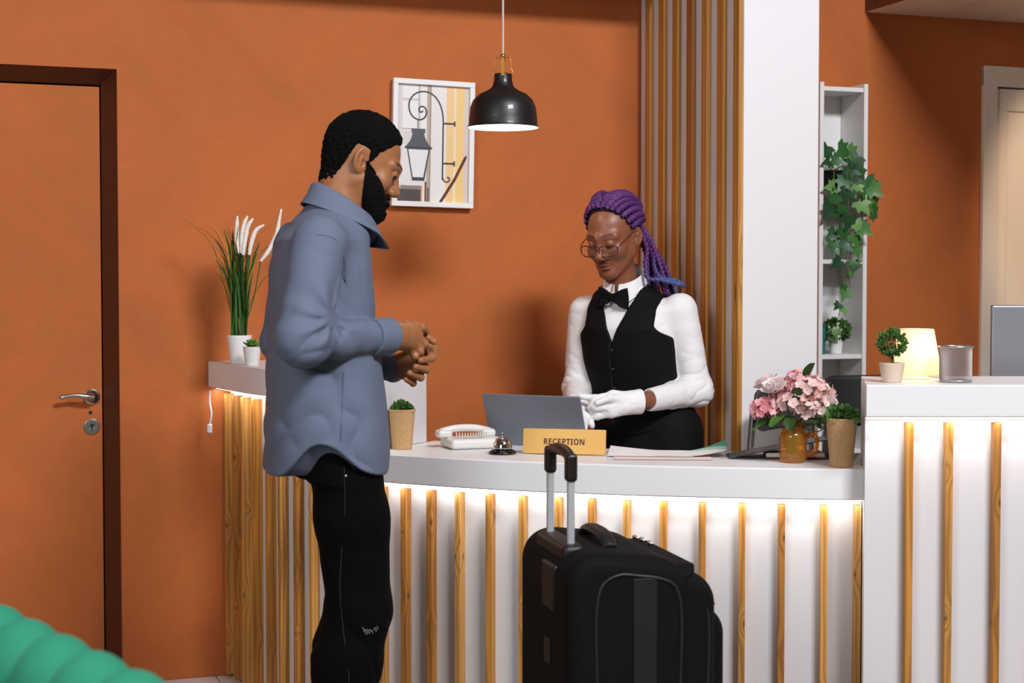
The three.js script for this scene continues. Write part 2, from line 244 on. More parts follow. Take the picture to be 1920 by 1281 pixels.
{
  const t = thing('counter_worktop', 'low curved white worktop with a thick front edge', 'worktop');
  part('slab', sweep(pathR.concat([{ x: 1.0, z: -4.05, nx: 0, nz: -1 }].filter(() => false)), chamfer(0, 0.40, 0.738, 0.82, 0.003)), topMat, t);
  const l = thing('counter_ledge', 'raised white counter ledge beside the orange wall carrying white plant pots', 'ledge');
  part('slab', sweep(pathL, chamfer(0, 0.34, 0.965, 1.05, 0.003)), topMat, l);
  const r = thing('counter_ledge', 'raised white counter ledge at the right carrying the pleated lamp', 'ledge');
  part('slab', sweep(pathRR, chamfer(0, 0.38, 0.968, 1.05, 0.003)), topMat, r);
}
{ // loose power lead of the light strip at the wall end
  const g = thing('power_lead', 'thin white power lead hanging at the wall end of the counter', 'cable');
  part('lead', tube([[-0.985, 0.957, -5.075], [-0.988, 0.92, -5.083], [-0.982, 0.88, -5.082], [-0.988, 0.845, -5.083]], 0.0035, 20, 8), MW.white, g);
  part('plug', rbox(0.016, 0.03, 0.012, 0.004, -0.988, 0.832, -5.083), MW.white, g);
}
// ------------------------------------------------------------------ pendant, picture
{
  const P = [-0.027, 1.772, -4.7], g = thing('pendant_lamp', 'black dome pendant lamp with brass bracket hanging above the counter', 'lamp', P), black = phys(0x141414, 0.42, { clearcoat: 0.15 }), brass = std(0xd9a24a, 0.3, { metalness: 1 });
  const out = [[0.108, 0], [0.1075, 0.004], [0.104, 0.008], [0.1025, 0.03], [0.099, 0.06], [0.090, 0.082], [0.072, 0.100], [0.046, 0.112], [0.033, 0.122], [0.028, 0.138], [0.0265, 0.156], [0.027, 0.158], [0.026, 0.161], [0.0, 0.162]];
  part('shade', lathe(out, 72), black, g, 'black enamelled dome shade');
  part('reflector', lathe([[0.1065, 0.0005], [0.1015, 0.009], [0.1005, 0.03], [0.097, 0.058], [0.088, 0.080], [0.070, 0.098], [0.044, 0.110], [0.0, 0.112]], 72), std(0xf4f2ee, 0.6, { side: THREE.DoubleSide }), g, 'white inside of the shade');
  const bulb = part('bulb', merge(ball(0.03, 0, 0.045, 0), cyl(0.014, 0.018, 0.03, 0, 0.082, 0, 20)), std(0xffffff, 0.5, { emissive: 0xfff1dd, emissiveIntensity: 4 }), g);
  const l = new THREE.PointLight(0xfff1dd, 0.09, 0, 2); l.name = 'bulb_light'; l.position.set(0, 0.045, 0); l.castShadow = true; l.shadow.radius = 1.3; g.add(l);
  const br = part('bracket', merge(rbox(0.010, 0.058, 0.004, 0.001, 0, 0.181, 0.0285), rbox(0.010, 0.004, 0.034, 0.001, 0, 0.208, 0.0135), lathe([[0, 0.2], [0.007, 0.2], [0.0075, 0.215], [0.006, 0.22], [0, 0.221]], 24)), brass, g, 'brass bracket');
  for (const s of [-1, 1]) part('wire_loop', tube([[s * 0.0265, 0.155, 0], [s * 0.030, 0.165, 0], [s * 0.024, 0.180, 0], [s * 0.024, 0.198, 0], [s * 0.020, 0.208, 0], [s * 0.004, 0.210, 0]], 0.0014, 30, 6), brass, br);
  const H = CEIL - P[1] - 0.002, cordTex = dataTex(16, 16, (u, v) => { const k = ((u + v) * 2) % 1 < 0.5; return k ? [236, 232, 226] : [150, 146, 142]; });
  const cg = new THREE.CylinderGeometry(0.0033, 0.0033, H - 0.218, 10).translate(0, 0.218 + (H - 0.218) / 2, 0); { const t = cordTex; t.repeat.set(2, 160); }
  part('cord', cg, std(0xffffff, 0.8, { map: cordTex }), g, 'white braided cord');
  part('ceiling_rose', lathe([[0, H - 0.03], [0.05, H - 0.026], [0.055, H - 0.004], [0.055, H], [0, H]]), black, g);
}
{
  const u = 0.752, y = 1.786, w = 0.293, h = 0.435, g = thing('picture_frame', 'white framed picture of an old street lantern hanging slightly askew', 'picture', onWall(u, y, 0.022), PHI);
  g.rotation.order = 'YXZ'; g.rotation.z = -0.018;
  const fw = 0.018, m = std(0xefedea, 0.4);
  part('frame', merge(rbox(w, fw, 0.024, 0.002, 0, h / 2 - fw / 2, 0), rbox(w, fw, 0.024, 0.002, 0, -h / 2 + fw / 2, 0), rbox(fw, h - fw * 2, 0.024, 0.002, -w / 2 + fw / 2, 0, 0), rbox(fw, h - fw * 2, 0.024, 0.002, w / 2 - fw / 2, 0, 0)), m, g);
  const cv = document.createElement('canvas'); cv.width = 520; cv.height = 800; const c = cv.getContext('2d');
  const R = (col, x, yy, ww, hh) => { c.fillStyle = col; c.fillRect(x, yy, ww, hh); };
  // pale house fronts
  R('#e6e0da', 0, 0, 520, 800); R('#d9d3cf', 0, 0, 40, 800); R('#efeae6', 40, 20, 170, 280); R('#cfc4ba', 40, 96, 120, 16); R('#b9ada2', 40, 300, 150, 8); R('#dcd5cf', 0, 320, 190, 90); R('#c3bcb8', 150, 0, 16, 330); R('#b7a894', 215, 0, 26, 800); R('#8e7a66', 238, 0, 6, 800);
  R('#e9e4de', 244, 0, 110, 800); R('#f0c98e', 354, 0, 56, 800); R('#eaddc6', 410, 0, 16, 800); R('#f2ca82', 426, 0, 58, 800); R('#d8c6bc', 484, 0, 36, 800);
  R('#e4dedb', 0, 640, 210, 60); R('#8d7f78', 30, 690, 150, 30); R('#4f4742', 10, 716, 166, 84); R('#c8906a', 176, 690, 10, 110); R('#6c5040', 204, 660, 14, 140); R('#544238', 224, 700, 10, 100);
  c.strokeStyle = '#6b3a2c'; c.lineWidth = 20; c.beginPath(); c.moveTo(500, 480); c.lineTo(420, 640); c.lineTo(318, 800); c.stroke(); c.strokeStyle = '#3a1f1b'; c.lineWidth = 7; c.beginPath(); c.moveTo(505, 470); c.lineTo(400, 665); c.lineTo(312, 798); c.stroke();
  // scrolled bracket
  c.strokeStyle = '#3b3c40'; c.lineWidth = 11; c.lineCap = 'round'; c.lineJoin = 'round';
  c.beginPath(); c.moveTo(332, 640); c.lineTo(332, 250); c.bezierCurveTo(330, 110, 260, 40, 182, 46); c.bezierCurveTo(110, 54, 78, 110, 84, 158); c.bezierCurveTo(92, 218, 130, 238, 160, 240); c.bezierCurveTo(206, 238, 220, 190, 202, 160); c.bezierCurveTo(186, 140, 156, 146, 156, 172); c.bezierCurveTo(156, 190, 176, 192, 182, 180); c.stroke();
  c.lineWidth = 10; c.beginPath(); c.moveTo(332, 600); c.bezierCurveTo(330, 650, 352, 664, 372, 656); c.bezierCurveTo(390, 646, 384, 622, 368, 626); c.stroke();
  R('#3b3c40', 334, 250, 84, 13); R('#3b3c40', 410, 238, 12, 36); R('#3b3c40', 334, 524, 84, 13); R('#3b3c40', 410, 512, 12, 36); R('#6c6d70', 146, 244, 7, 60);
  // lantern
  c.fillStyle = '#54565b'; c.fillRect(104, 300, 100, 30); c.beginPath(); c.moveTo(112, 330); c.lineTo(196, 330); c.bezierCurveTo(204, 380, 226, 400, 250, 426); c.lineTo(62, 426); c.bezierCurveTo(86, 400, 106, 380, 112, 330); c.fill();
  c.fillStyle = '#3f4146'; c.fillRect(58, 424, 196, 14); c.fillStyle = '#e9e6e4'; c.beginPath(); c.moveTo(78, 438); c.lineTo(234, 438); c.lineTo(196, 640); c.lineTo(116, 640); c.fill();
  c.strokeStyle = '#3f4146'; c.lineWidth = 9; c.stroke(); c.beginPath(); c.moveTo(78, 438); c.lineTo(116, 646); c.lineTo(198, 646); c.lineTo(234, 438); c.stroke(); R('#3f4146', 112, 632, 90, 24);
  const t = new THREE.CanvasTexture(cv); t.colorSpace = THREE.SRGBColorSpace;
  part('print', new THREE.BoxGeometry(w - fw * 2 + 0.002, h - fw * 2 + 0.002, 0.003).translate(0, 0, -0.002), [0, 1, 2, 3].map(() => m).concat([std(0xffffff, 0.35, { map: t }), m]), g, 'photograph of a wrought iron street lantern');
}
// ------------------------------------------------------------------ plants
const potMat = std(0xf0eeec, 0.35), soilMat = std(0x1d1611, 0.95), greens = [0x2f5a1c, 0x3b6b22, 0x274c18, 0x4a7a2c].map((k) => phys(k, 0.5, { side: THREE.DoubleSide, transmission: 0.15, thickness: 0 }));
function pot(g, rb, rt, h, mat, rim = 0.004) {
  part('pot', lathe([[0, 0.0], [rb - 0.003, 0.0], [rb, 0.003], [rt - 0.001, h - rim], [rt, h - 0.001], [rt - 0.002, h], [rt - 0.004, h - 0.002], [rt - 0.006, h - 0.012], [0, h - 0.012]], 48), mat, g);
  part('soil', lathe([[0, h - 0.006], [rt * 0.5, h - 0.007], [rt - 0.005, h - 0.011]], 24), soilMat, g);
}
function blade(path, w0, mat, g, name = 'blade') {       // arched grass blade with a folded midrib
  const c = new THREE.CatmullRomCurve3(path.map((p) => V3(...p))), N = 14, pos = [], idx = [], uv = [];
  const side = V3(path[path.length - 1][2] - path[0][2], 0, -(path[path.length - 1][0] - path[0][0])); if (side.length() < 1e-4) side.set(1, 0, 0); side.normalize();
  const a = rr(-0.9, 0.9); side.applyAxisAngle(V3(0, 1, 0), a);
  for (let i = 0; i <= N; i++) {
    const t = i / N, p = c.getPoint(t), T = c.getTangent(t), nrm = new THREE.Vector3().crossVectors(side, T).normalize(), w = w0 * (0.55 + 0.9 * t) * Math.pow(1 - t, 0.55) + 0.0002;
    for (const [s, d] of [[-1, 0], [0, -0.35], [1, 0]]) { pos.push(p.x + side.x * w * s + nrm.x * w * d, p.y + side.y * w * s + nrm.y * w * d, p.z + side.z * w * s + nrm.z * w * d); uv.push((s + 1) / 2, t); }
    if (i < N) for (let s = 0; s < 2; s++) { const q = i * 3 + s; idx.push(q, q + 1, q + 3, q + 1, q + 4, q + 3); }
  }
  const geo = new THREE.BufferGeometry(); geo.setAttribute('position', new THREE.Float32BufferAttribute(pos, 3)); geo.setAttribute('uv', new THREE.Float32BufferAttribute(uv, 2)); geo.setIndex(idx); geo.computeVertexNormals();
  part(name, geo, mat, g);
}
{ // tall ornamental grass with white flower spikes; x is image right, z towards the viewer
  const g = thing('potted_grass', 'tall artificial grass with white flower spikes in a white pot', 'plant', [-0.865, 1.05, -4.945]);
  pot(g, 0.029, 0.040, 0.092, potMat);
  const y0 = 0.085, tan = phys(0xb0822a, 0.6, { side: THREE.DoubleSide }), base = () => [rr(-0.022, 0.022), y0, rr(-0.02, 0.02)];
  for (let i = 0; i < 62; i++) { const a = rr(0, 6.283), r = rr(0.015, 0.085), h = rr(0.20, 0.36), b = base(); blade([b, [b[0] + Math.cos(a) * r * 0.25, y0 + h * 0.5, b[2] + Math.sin(a) * r * 0.18], [b[0] + Math.cos(a) * r * 0.62, y0 + h * 0.85, b[2] + Math.sin(a) * r * 0.42], [b[0] + Math.cos(a) * r, y0 + h, b[2] + Math.sin(a) * r * 0.6]], rr(0.0034, 0.006), greens[i % 4], g); }
  const arcs = [[[-0.01, y0, 0], [-0.05, 0.26, 0], [-0.085, 0.38, 0.005], [-0.14, 0.435, 0.01], [-0.175, 0.462, 0.01]], [[-0.012, y0, 0], [-0.03, 0.27, 0.01], [-0.07, 0.39, 0.015], [-0.12, 0.43, 0.02], [-0.165, 0.425, 0.02]], [[0, y0, 0], [-0.02, 0.3, 0.01], [-0.05, 0.40, 0.015], [-0.10, 0.455, 0.02], [-0.14, 0.465, 0.02]], [[-0.005, y0, 0], [-0.03, 0.24, 0.01], [-0.035, 0.33, 0.01], [-0.065, 0.41, 0.01], [-0.09, 0.44, 0.01]], [[0.005, y0, 0], [0.03, 0.3, 0.01], [0.05, 0.38, 0.01], [0.09, 0.43, 0.02], [0.13, 0.45, 0.02]], [[0.01, y0, 0], [0.035, 0.27, 0.01], [0.07, 0.35, 0.01], [0.105, 0.38, 0.02]], [[0.01, y0, 0], [0.04, 0.2, 0.01], [0.09, 0.28, 0.01], [0.13, 0.30, 0.02]]];
  arcs.forEach((p, i) => { blade(p, 0.004, i % 3 === 0 ? greens[1] : tan, g); });
  const sp = std(0xefe6da, 0.9);
  const spikes = [[[0.002, 0.35, 0.02], [-0.003, 0.40, 0.02], [-0.002, 0.435, 0.02], [0.0, 0.468, 0.02]], [[0.012, 0.35, 0.022], [0.014, 0.40, 0.022], [0.022, 0.445, 0.022], [0.032, 0.468, 0.022]], [[0.018, 0.345, 0.026], [0.024, 0.39, 0.026], [0.036, 0.44, 0.026], [0.050, 0.460, 0.026]], [[0.036, 0.345, 0.02], [0.044, 0.385, 0.02], [0.060, 0.425, 0.02], [0.084, 0.44, 0.02]], [[0.072, 0.325, 0.02], [0.098, 0.36, 0.02], [0.122, 0.41, 0.02], [0.138, 0.49, 0.02]]];
  for (const s of spikes) {
    const n0 = rr(0, 50), geo = tapered(s, [0.0045, 0.0068, 0.0072, 0.0064, 0.003], 12, 12), p = geo.attributes.position, nn = geo.attributes.normal;
    for (let i = 0; i < p.count; i++) { const k = 0.0016 * noise(p.getX(i) * 420 + n0, p.getY(i) * 420, p.getZ(i) * 420); p.setXYZ(i, p.getX(i) + nn.getX(i) * k, p.getY(i) + nn.getY(i) * k, p.getZ(i) + nn.getZ(i) * k); } geo.computeVertexNormals();
    const m = part('flower_spike', geo, sp, g, 'creamy white bottlebrush flower spike'); part('stalk', tube([[0.005, y0, 0], [lerp(0.005, s[0][0], 0.6), 0.2, 0.01], s[0]], 0.0018, 12, 6), greens[0], m);
  }
}
{
  const g = thing('potted_succulent', 'small green succulent rosette in a small white pot', 'plant', [-0.806, 1.05, -4.83]);
  pot(g, 0.021, 0.029, 0.06, potMat, 0.003);
  const sm = [0x5f8a3a, 0x4f7a33, 0x71974a].map((k) => phys(k, 0.45));
  for (let i = 0; i < 20; i++) { const a = i * 2.39996, t = i / 20, L = lerp(0.034, 0.014, t), el = lerp(0.25, 1.25, t); const geo = tapered([[0, 0, 0], [L * 0.4, L * 0.15, 0], [L * 0.8, L * 0.4, 0], [L, L * 0.6, 0]], [0.003, 0.0062, 0.005, 0.0006], 8, 4); geo.scale(1, 0.55, 1).rotateZ(el - 0.25).rotateY(a).translate(0, 0.058 + t * 0.010, 0); part('leaf', geo, sm[i % 3], g); }
}
function leafCloud(n, rx, ry, rz, size, cy, hemi = false) {          // many tiny leaves pointing outwards, joined
  const pos = [], col = [];
  for (let i = 0; i < n; i++) {
    const u = hemi ? rr(-0.15, 1) : rr(-1, 1), a = rr(0, 6.283), s = Math.sqrt(1 - u * u), k = rr(0.72, 1.06), c = V3(s * Math.cos(a) * rx * k, u * ry * k + cy, s * Math.sin(a) * rz * k), d = V3(s * Math.cos(a) + rr(-0.6, 0.6), u + rr(-0.3, 0.8), s * Math.sin(a) + rr(-0.6, 0.6)).normalize(), e = new THREE.Vector3().crossVectors(d, V3(rr(-1, 1), rr(-1, 1), rr(-1, 1))).normalize(), nn = new THREE.Vector3().crossVectors(d, e), L = size * rr(0.7, 1.3), w = L * 0.42;
    const P = (x, y, z) => c.clone().addScaledVector(d, x * L).addScaledVector(e, y * w).addScaledVector(nn, z * L), A = P(0, 0, 0), B = P(0.5, 1, 0.08), C = P(1, 0, -0.1), D = P(0.5, -1, 0.08), M = P(0.5, 0, -0.06), g0 = rr(0.75, 1.25), cc = [0.075 * g0, 0.19 * g0 * rr(0.9, 1.1), 0.035 * g0];
    for (const t of [[A, D, M], [A, M, B], [M, C, B], [D, C, M]]) for (const v of t) { pos.push(v.x, v.y, v.z); col.push(...cc); }
  }
  const g = new THREE.BufferGeometry(); g.setAttribute('position', new THREE.Float32BufferAttribute(pos, 3)); g.setAttribute('color', new THREE.Float32BufferAttribute(col, 3)); g.setAttribute('uv', new THREE.Float32BufferAttribute(new Array(pos.length / 3 * 2).fill(0), 2)); g.computeVertexNormals(); return g;
}
const leafMat = phys(0xffffff, 0.55, { vertexColors: true, side: THREE.DoubleSide });
const kraftTex = dataTex(256, 256, (u, v) => { const n = wrapN(u, v, 60, 3), m = wrapN(u, v, 8, 3, 5); const k = 1 + 0.18 * n + 0.12 * m; return [203 * k, 162 * k, 112 * k]; });
const cylUV = (g, r) => { const p = g.attributes.position, uv = []; for (let i = 0; i < p.count; i++) uv.push(Math.atan2(p.getX(i), p.getZ(i)) / 6.2832 * 4, p.getY(i) * 4 / (6.2832 * r)); g.setAttribute('uv', new THREE.Float32BufferAttribute(uv, 2)); return g; };
const kraft = std(0xffffff, 0.9, { map: kraftTex, bumpMap: kraftTex, bumpScale: 0.0008 });
function kraftPot(label, p, h, rb, rt, cloud) {
  const g = thing('potted_moss', label, 'plant', p);
  part('pot', cylUV(lathe([[0, 0], [rb - 0.002, 0], [rb, 0.003], [rt - 0.002, h - 0.008], [rt, h - 0.005], [rt + 0.001, h - 0.001], [rt - 0.002, h], [rt - 0.004, h - 0.008], [0, h - 0.010]], 48), rt), kraft, g, 'brown pressed fibre pot');
  const f = part('foliage', cloud, leafMat, g); f.userData.kind = 'stuff';
}
kraftPot('brown fibre pot with a clipped green moss dome before the white counter step', [-0.322, 0.82, -4.56], 0.118, 0.029, 0.040, leafCloud(700, 0.031, 0.026, 0.031, 0.008, 0.112, true));
kraftPot('brown fibre pot with a bushy green succulent beside the amber jar', [0.872, 0.82, -4.115], 0.130, 0.030, 0.0425, leafCloud(170, 0.034, 0.030, 0.034, 0.020, 0.124, true));
// ------------------------------------------------------------------ things on the low worktop
{
  const g = thing('desk_telephone', 'white desk telephone with coiled cord beside the laptop', 'telephone', [-0.125, 0.82, -4.60], 0.35), w = std(0xece9e3, 0.4);
  part('base', rbox(0.17, 0.03, 0.12, 0.012, 0.01, 0.016, 0.0), w, g);
  part('handset', merge(tapered([[-0.085, 0.048, -0.02], [-0.04, 0.056, -0.02], [0.02, 0.056, -0.02], [0.07, 0.046, -0.02]], [0.010, 0.011, 0.011, 0.010], 12, 6), rbox(0.045, 0.024, 0.045, 0.010, -0.075, 0.042, -0.018), rbox(0.045, 0.024, 0.045, 0.010, 0.06, 0.042, -0.018)), w, g);
  const pts = []; for (let i = 0; i <= 120; i++) { const t = i / 120, a = t * 6.283 * 13; pts.push(V3(-0.055 + t * 0.10, 0.042 + 0.006 * Math.sin(a), 0.035 + 0.018 * Math.sin(t * 3.1) + 0.006 * Math.cos(a))); }
  part('coiled_cord', new THREE.TubeGeometry(new THREE.CatmullRomCurve3(pts), 420, 0.0017, 6), w, g);
}
{
  const g = thing('laptop', 'open grey laptop seen from behind its tilted lid', 'laptop', [0.092, 0.7405, -4.655], THREE.MathUtils.degToRad(-25.5)), m = std(0x7e828c, 0.42, { metalness: 0.25 }), w = 0.318;
  part('base', rbox(w, 0.014, 0.215, 0.005, 0, 0.0085, -0.112), m, g);
  const lid = part('lid', rbox(w, 0.240, 0.006, 0.0028, 0, 0.120, 0), m, g, 'grey aluminium lid'); lid.position.set(0, 0.014, 0); lid.rotation.x = 0.38;
  part('screen', box(w - 0.012, 0.205, 0.0008, 0, 0.120, -0.0034), std(0x10131a, 0.25), lid);
  for (const s of [-1, 1]) part('hinge', cyl(0.005, 0.005, 0.06, 0, 0, 0, 16).rotateZ(Math.PI / 2).translate(s * 0.09, 0.013, 0), MW.darkPlastic, g);
  const kg = rbox(0.015, 0.003, 0.013, 0.001); for (let r = 0; r < 5; r++) for (let k = 0; k < 14; k++) { const q = part('key', kg, MW.darkPlastic, g); q.position.set(-0.123 + k * 0.0189, 0.0165, -0.03 - r * 0.0175); }
}
{
  const g = thing('service_bell', 'chrome dome service bell on a black base', 'bell', [-0.027, 0.82, -4.425]), ch = std(0xd8d8d8, 0.08, { metalness: 1 });
  part('base', lathe([[0, 0.001], [0.037, 0.001], [0.0395, 0.003], [0.038, 0.008], [0.029, 0.013], [0.012, 0.015], [0, 0.015]], 56), phys(0x0a0a0a, 0.25), g);
  part('dome', lathe([[0.0275, 0.0165], [0.0285, 0.0185], [0.0275, 0.0205], [0.0268, 0.026], [0.024, 0.0355], [0.018, 0.0435], [0.010, 0.0475], [0, 0.0485]], 64), ch, g);
  part('button', lathe([[0, 0.047], [0.0038, 0.048], [0.003, 0.053], [0.0022, 0.0545], [0.003, 0.057], [0.0022, 0.0615], [0, 0.0625]], 24), ch, g);
}
{
  const g = thing('reception_sign', 'gold desk sign lettered RECEPTION in dark red behind the suitcase handle', 'sign', [0.148, 0.82, -4.405], -0.24);
  const gold = std(0xc79a52, 0.38, { metalness: 0.45 }), s = new THREE.Shape(), w = 0.238, h = 0.070, r = 0.005;
  s.moveTo(-w / 2 + r, 0); s.lineTo(w / 2 - r, 0); s.quadraticCurveTo(w / 2, 0, w / 2, r); s.lineTo(w / 2, h - r); s.quadraticCurveTo(w / 2, h, w / 2 - r, h); s.lineTo(-w / 2 + r, h); s.quadraticCurveTo(-w / 2, h, -w / 2, h - r); s.lineTo(-w / 2, r); s.quadraticCurveTo(-w / 2, 0, -w / 2 + r, 0);
  const pl = part('plaque', new THREE.ExtrudeGeometry(s, { depth: 0.006, bevelSize: 0.0008, bevelThickness: 0.0008, bevelSegments: 2, curveSegments: 8 }), gold, g); pl.rotation.x = -0.14; pl.position.y = 0.002;
  part('stand', rbox(0.16, 0.004, 0.04, 0.001, 0, 0.003, -0.02), gold, g);
  const font = await new FontLoader().loadAsync('fonts/droid/droid_sans_bold.typeface.json');
  const t = new TextGeometry('RECEPTION', { font, size: 0.0172, depth: 0.0006, curveSegments: 6, bevelEnabled: false }); t.computeBoundingBox(); const bb = t.boundingBox; t.translate(-(bb.min.x + bb.max.x) / 2, 0.026, 0.0068); t.scale(0.93, 1, 1);
  part('lettering', t, std(0x4a1712, 0.5), pl, 'dark red capitals RECEPTION');
}
{ // papers
  const sheet = (w, d, curl, lift) => { const pos = [], idx = [], uv = [], N = 24, M = 6; for (let s = 0; s < 2; s++) for (let i = 0; i <= N; i++) for (let j = 0; j <= M; j++) { const u = i / N, v = j / M; pos.push((u - 0.5) * w, curl(u, v) + (s ? 0 : 0.0009), (v - 0.5) * d); uv.push(u, 1 - v); } const K = (N + 1) * (M + 1); for (let i = 0; i < N; i++) for (let j = 0; j < M; j++) { const a = i * (M + 1) + j, b = a + M + 1; idx.push(a, a + 1, b, b, a + 1, b + 1); const c = a + K, e = b + K; idx.push(c, e, c + 1, e, e + 1, c + 1); } const g = new THREE.BufferGeometry(); g.setAttribute('position', new THREE.Float32BufferAttribute(pos, 3)); g.setAttribute('uv', new THREE.Float32BufferAttribute(uv, 2)); g.setIndex(idx); g.computeVertexNormals(); return g; };
  const pm = std(0xf1eeea, 0.7), peach = std(0xf3ded0, 0.7);
  const a = thing('paper_sheet', 'loose white paper sheet curling on the worktop before the receptionist', 'paper', [0.395, 0.8215, -4.415], -0.12); part('sheet', sheet(0.24, 0.17, (u, v) => 0.012 * Math.pow(Math.max(0, 0.55 - u), 1.2) * (1 - v) * 2 + 0.001, 0), pm, a);
  const b = thing('paper_sheet', 'peach tinted paper sheet lying under the white sheet', 'paper', [0.42, 0.8204, -4.36], -0.06); part('sheet', sheet(0.27, 0.19, () => 0.0004, 0), peach, b);
  const cv = document.createElement('canvas'); cv.width = 128; cv.height = 128; const c = cv.getContext('2d'); c.fillStyle = '#f0eeea'; c.fillRect(0, 0, 128, 128); c.fillStyle = '#2f9a78'; c.beginPath(); c.moveTo(80, 0); c.lineTo(128, 0); c.lineTo(128, 90); c.quadraticCurveTo(110, 30, 80, 0); c.fill(); c.fillStyle = '#9fd3bd'; c.beginPath(); c.moveTo(52, 0); c.lineTo(82, 0); c.quadraticCurveTo(118, 40, 128, 92); c.lineTo(128, 128); c.quadraticCurveTo(104, 50, 52, 0); c.fill();
  const t = new THREE.CanvasTexture(cv); t.colorSpace = THREE.SRGBColorSpace;
  const d = thing('leaflet', 'white leaflet with a green printed corner curling up beside the binder', 'leaflet', [0.505, 0.8222, -4.40], -0.1); part('sheet', sheet(0.20, 0.15, (u, v) => 0.001 + 0.034 * Math.pow(Math.max(0, u - 0.45) / 0.55, 1.6) * (0.55 + 0.45 * (1 - v)), 0), std(0xffffff, 0.6, { map: t }), d);
}
{ // ring binder lying flat, spine to the right
  const g = thing('ring_binder', 'dark grey ring binder lying with its spine behind the amber jar', 'binder', [0.74, 0.8205, -4.335], -0.04), m = std(0x3c3c40, 0.45), w = 0.275, d = 0.10;
  part('cover', rbox(w, 0.003, d, 0.001, 0, 0.0022, 0), m, g);
  const top = part('cover', rbox(w, 0.003, d, 0.001, 0, 0, 0), std(0x4a4a4e, 0.4), g); top.position.set(-0.002, 0.029, 0); top.rotation.z = 0.185;
  part('spine', rbox(0.004, 0.056, d, 0.0015, w / 2, 0.030, 0), m, g);
  part('paper_block', rbox(0.16, 0.012, d - 0.012, 0.002, 0.045, 0.010, -0.002), std(0xe9e4de, 0.8), g);
}
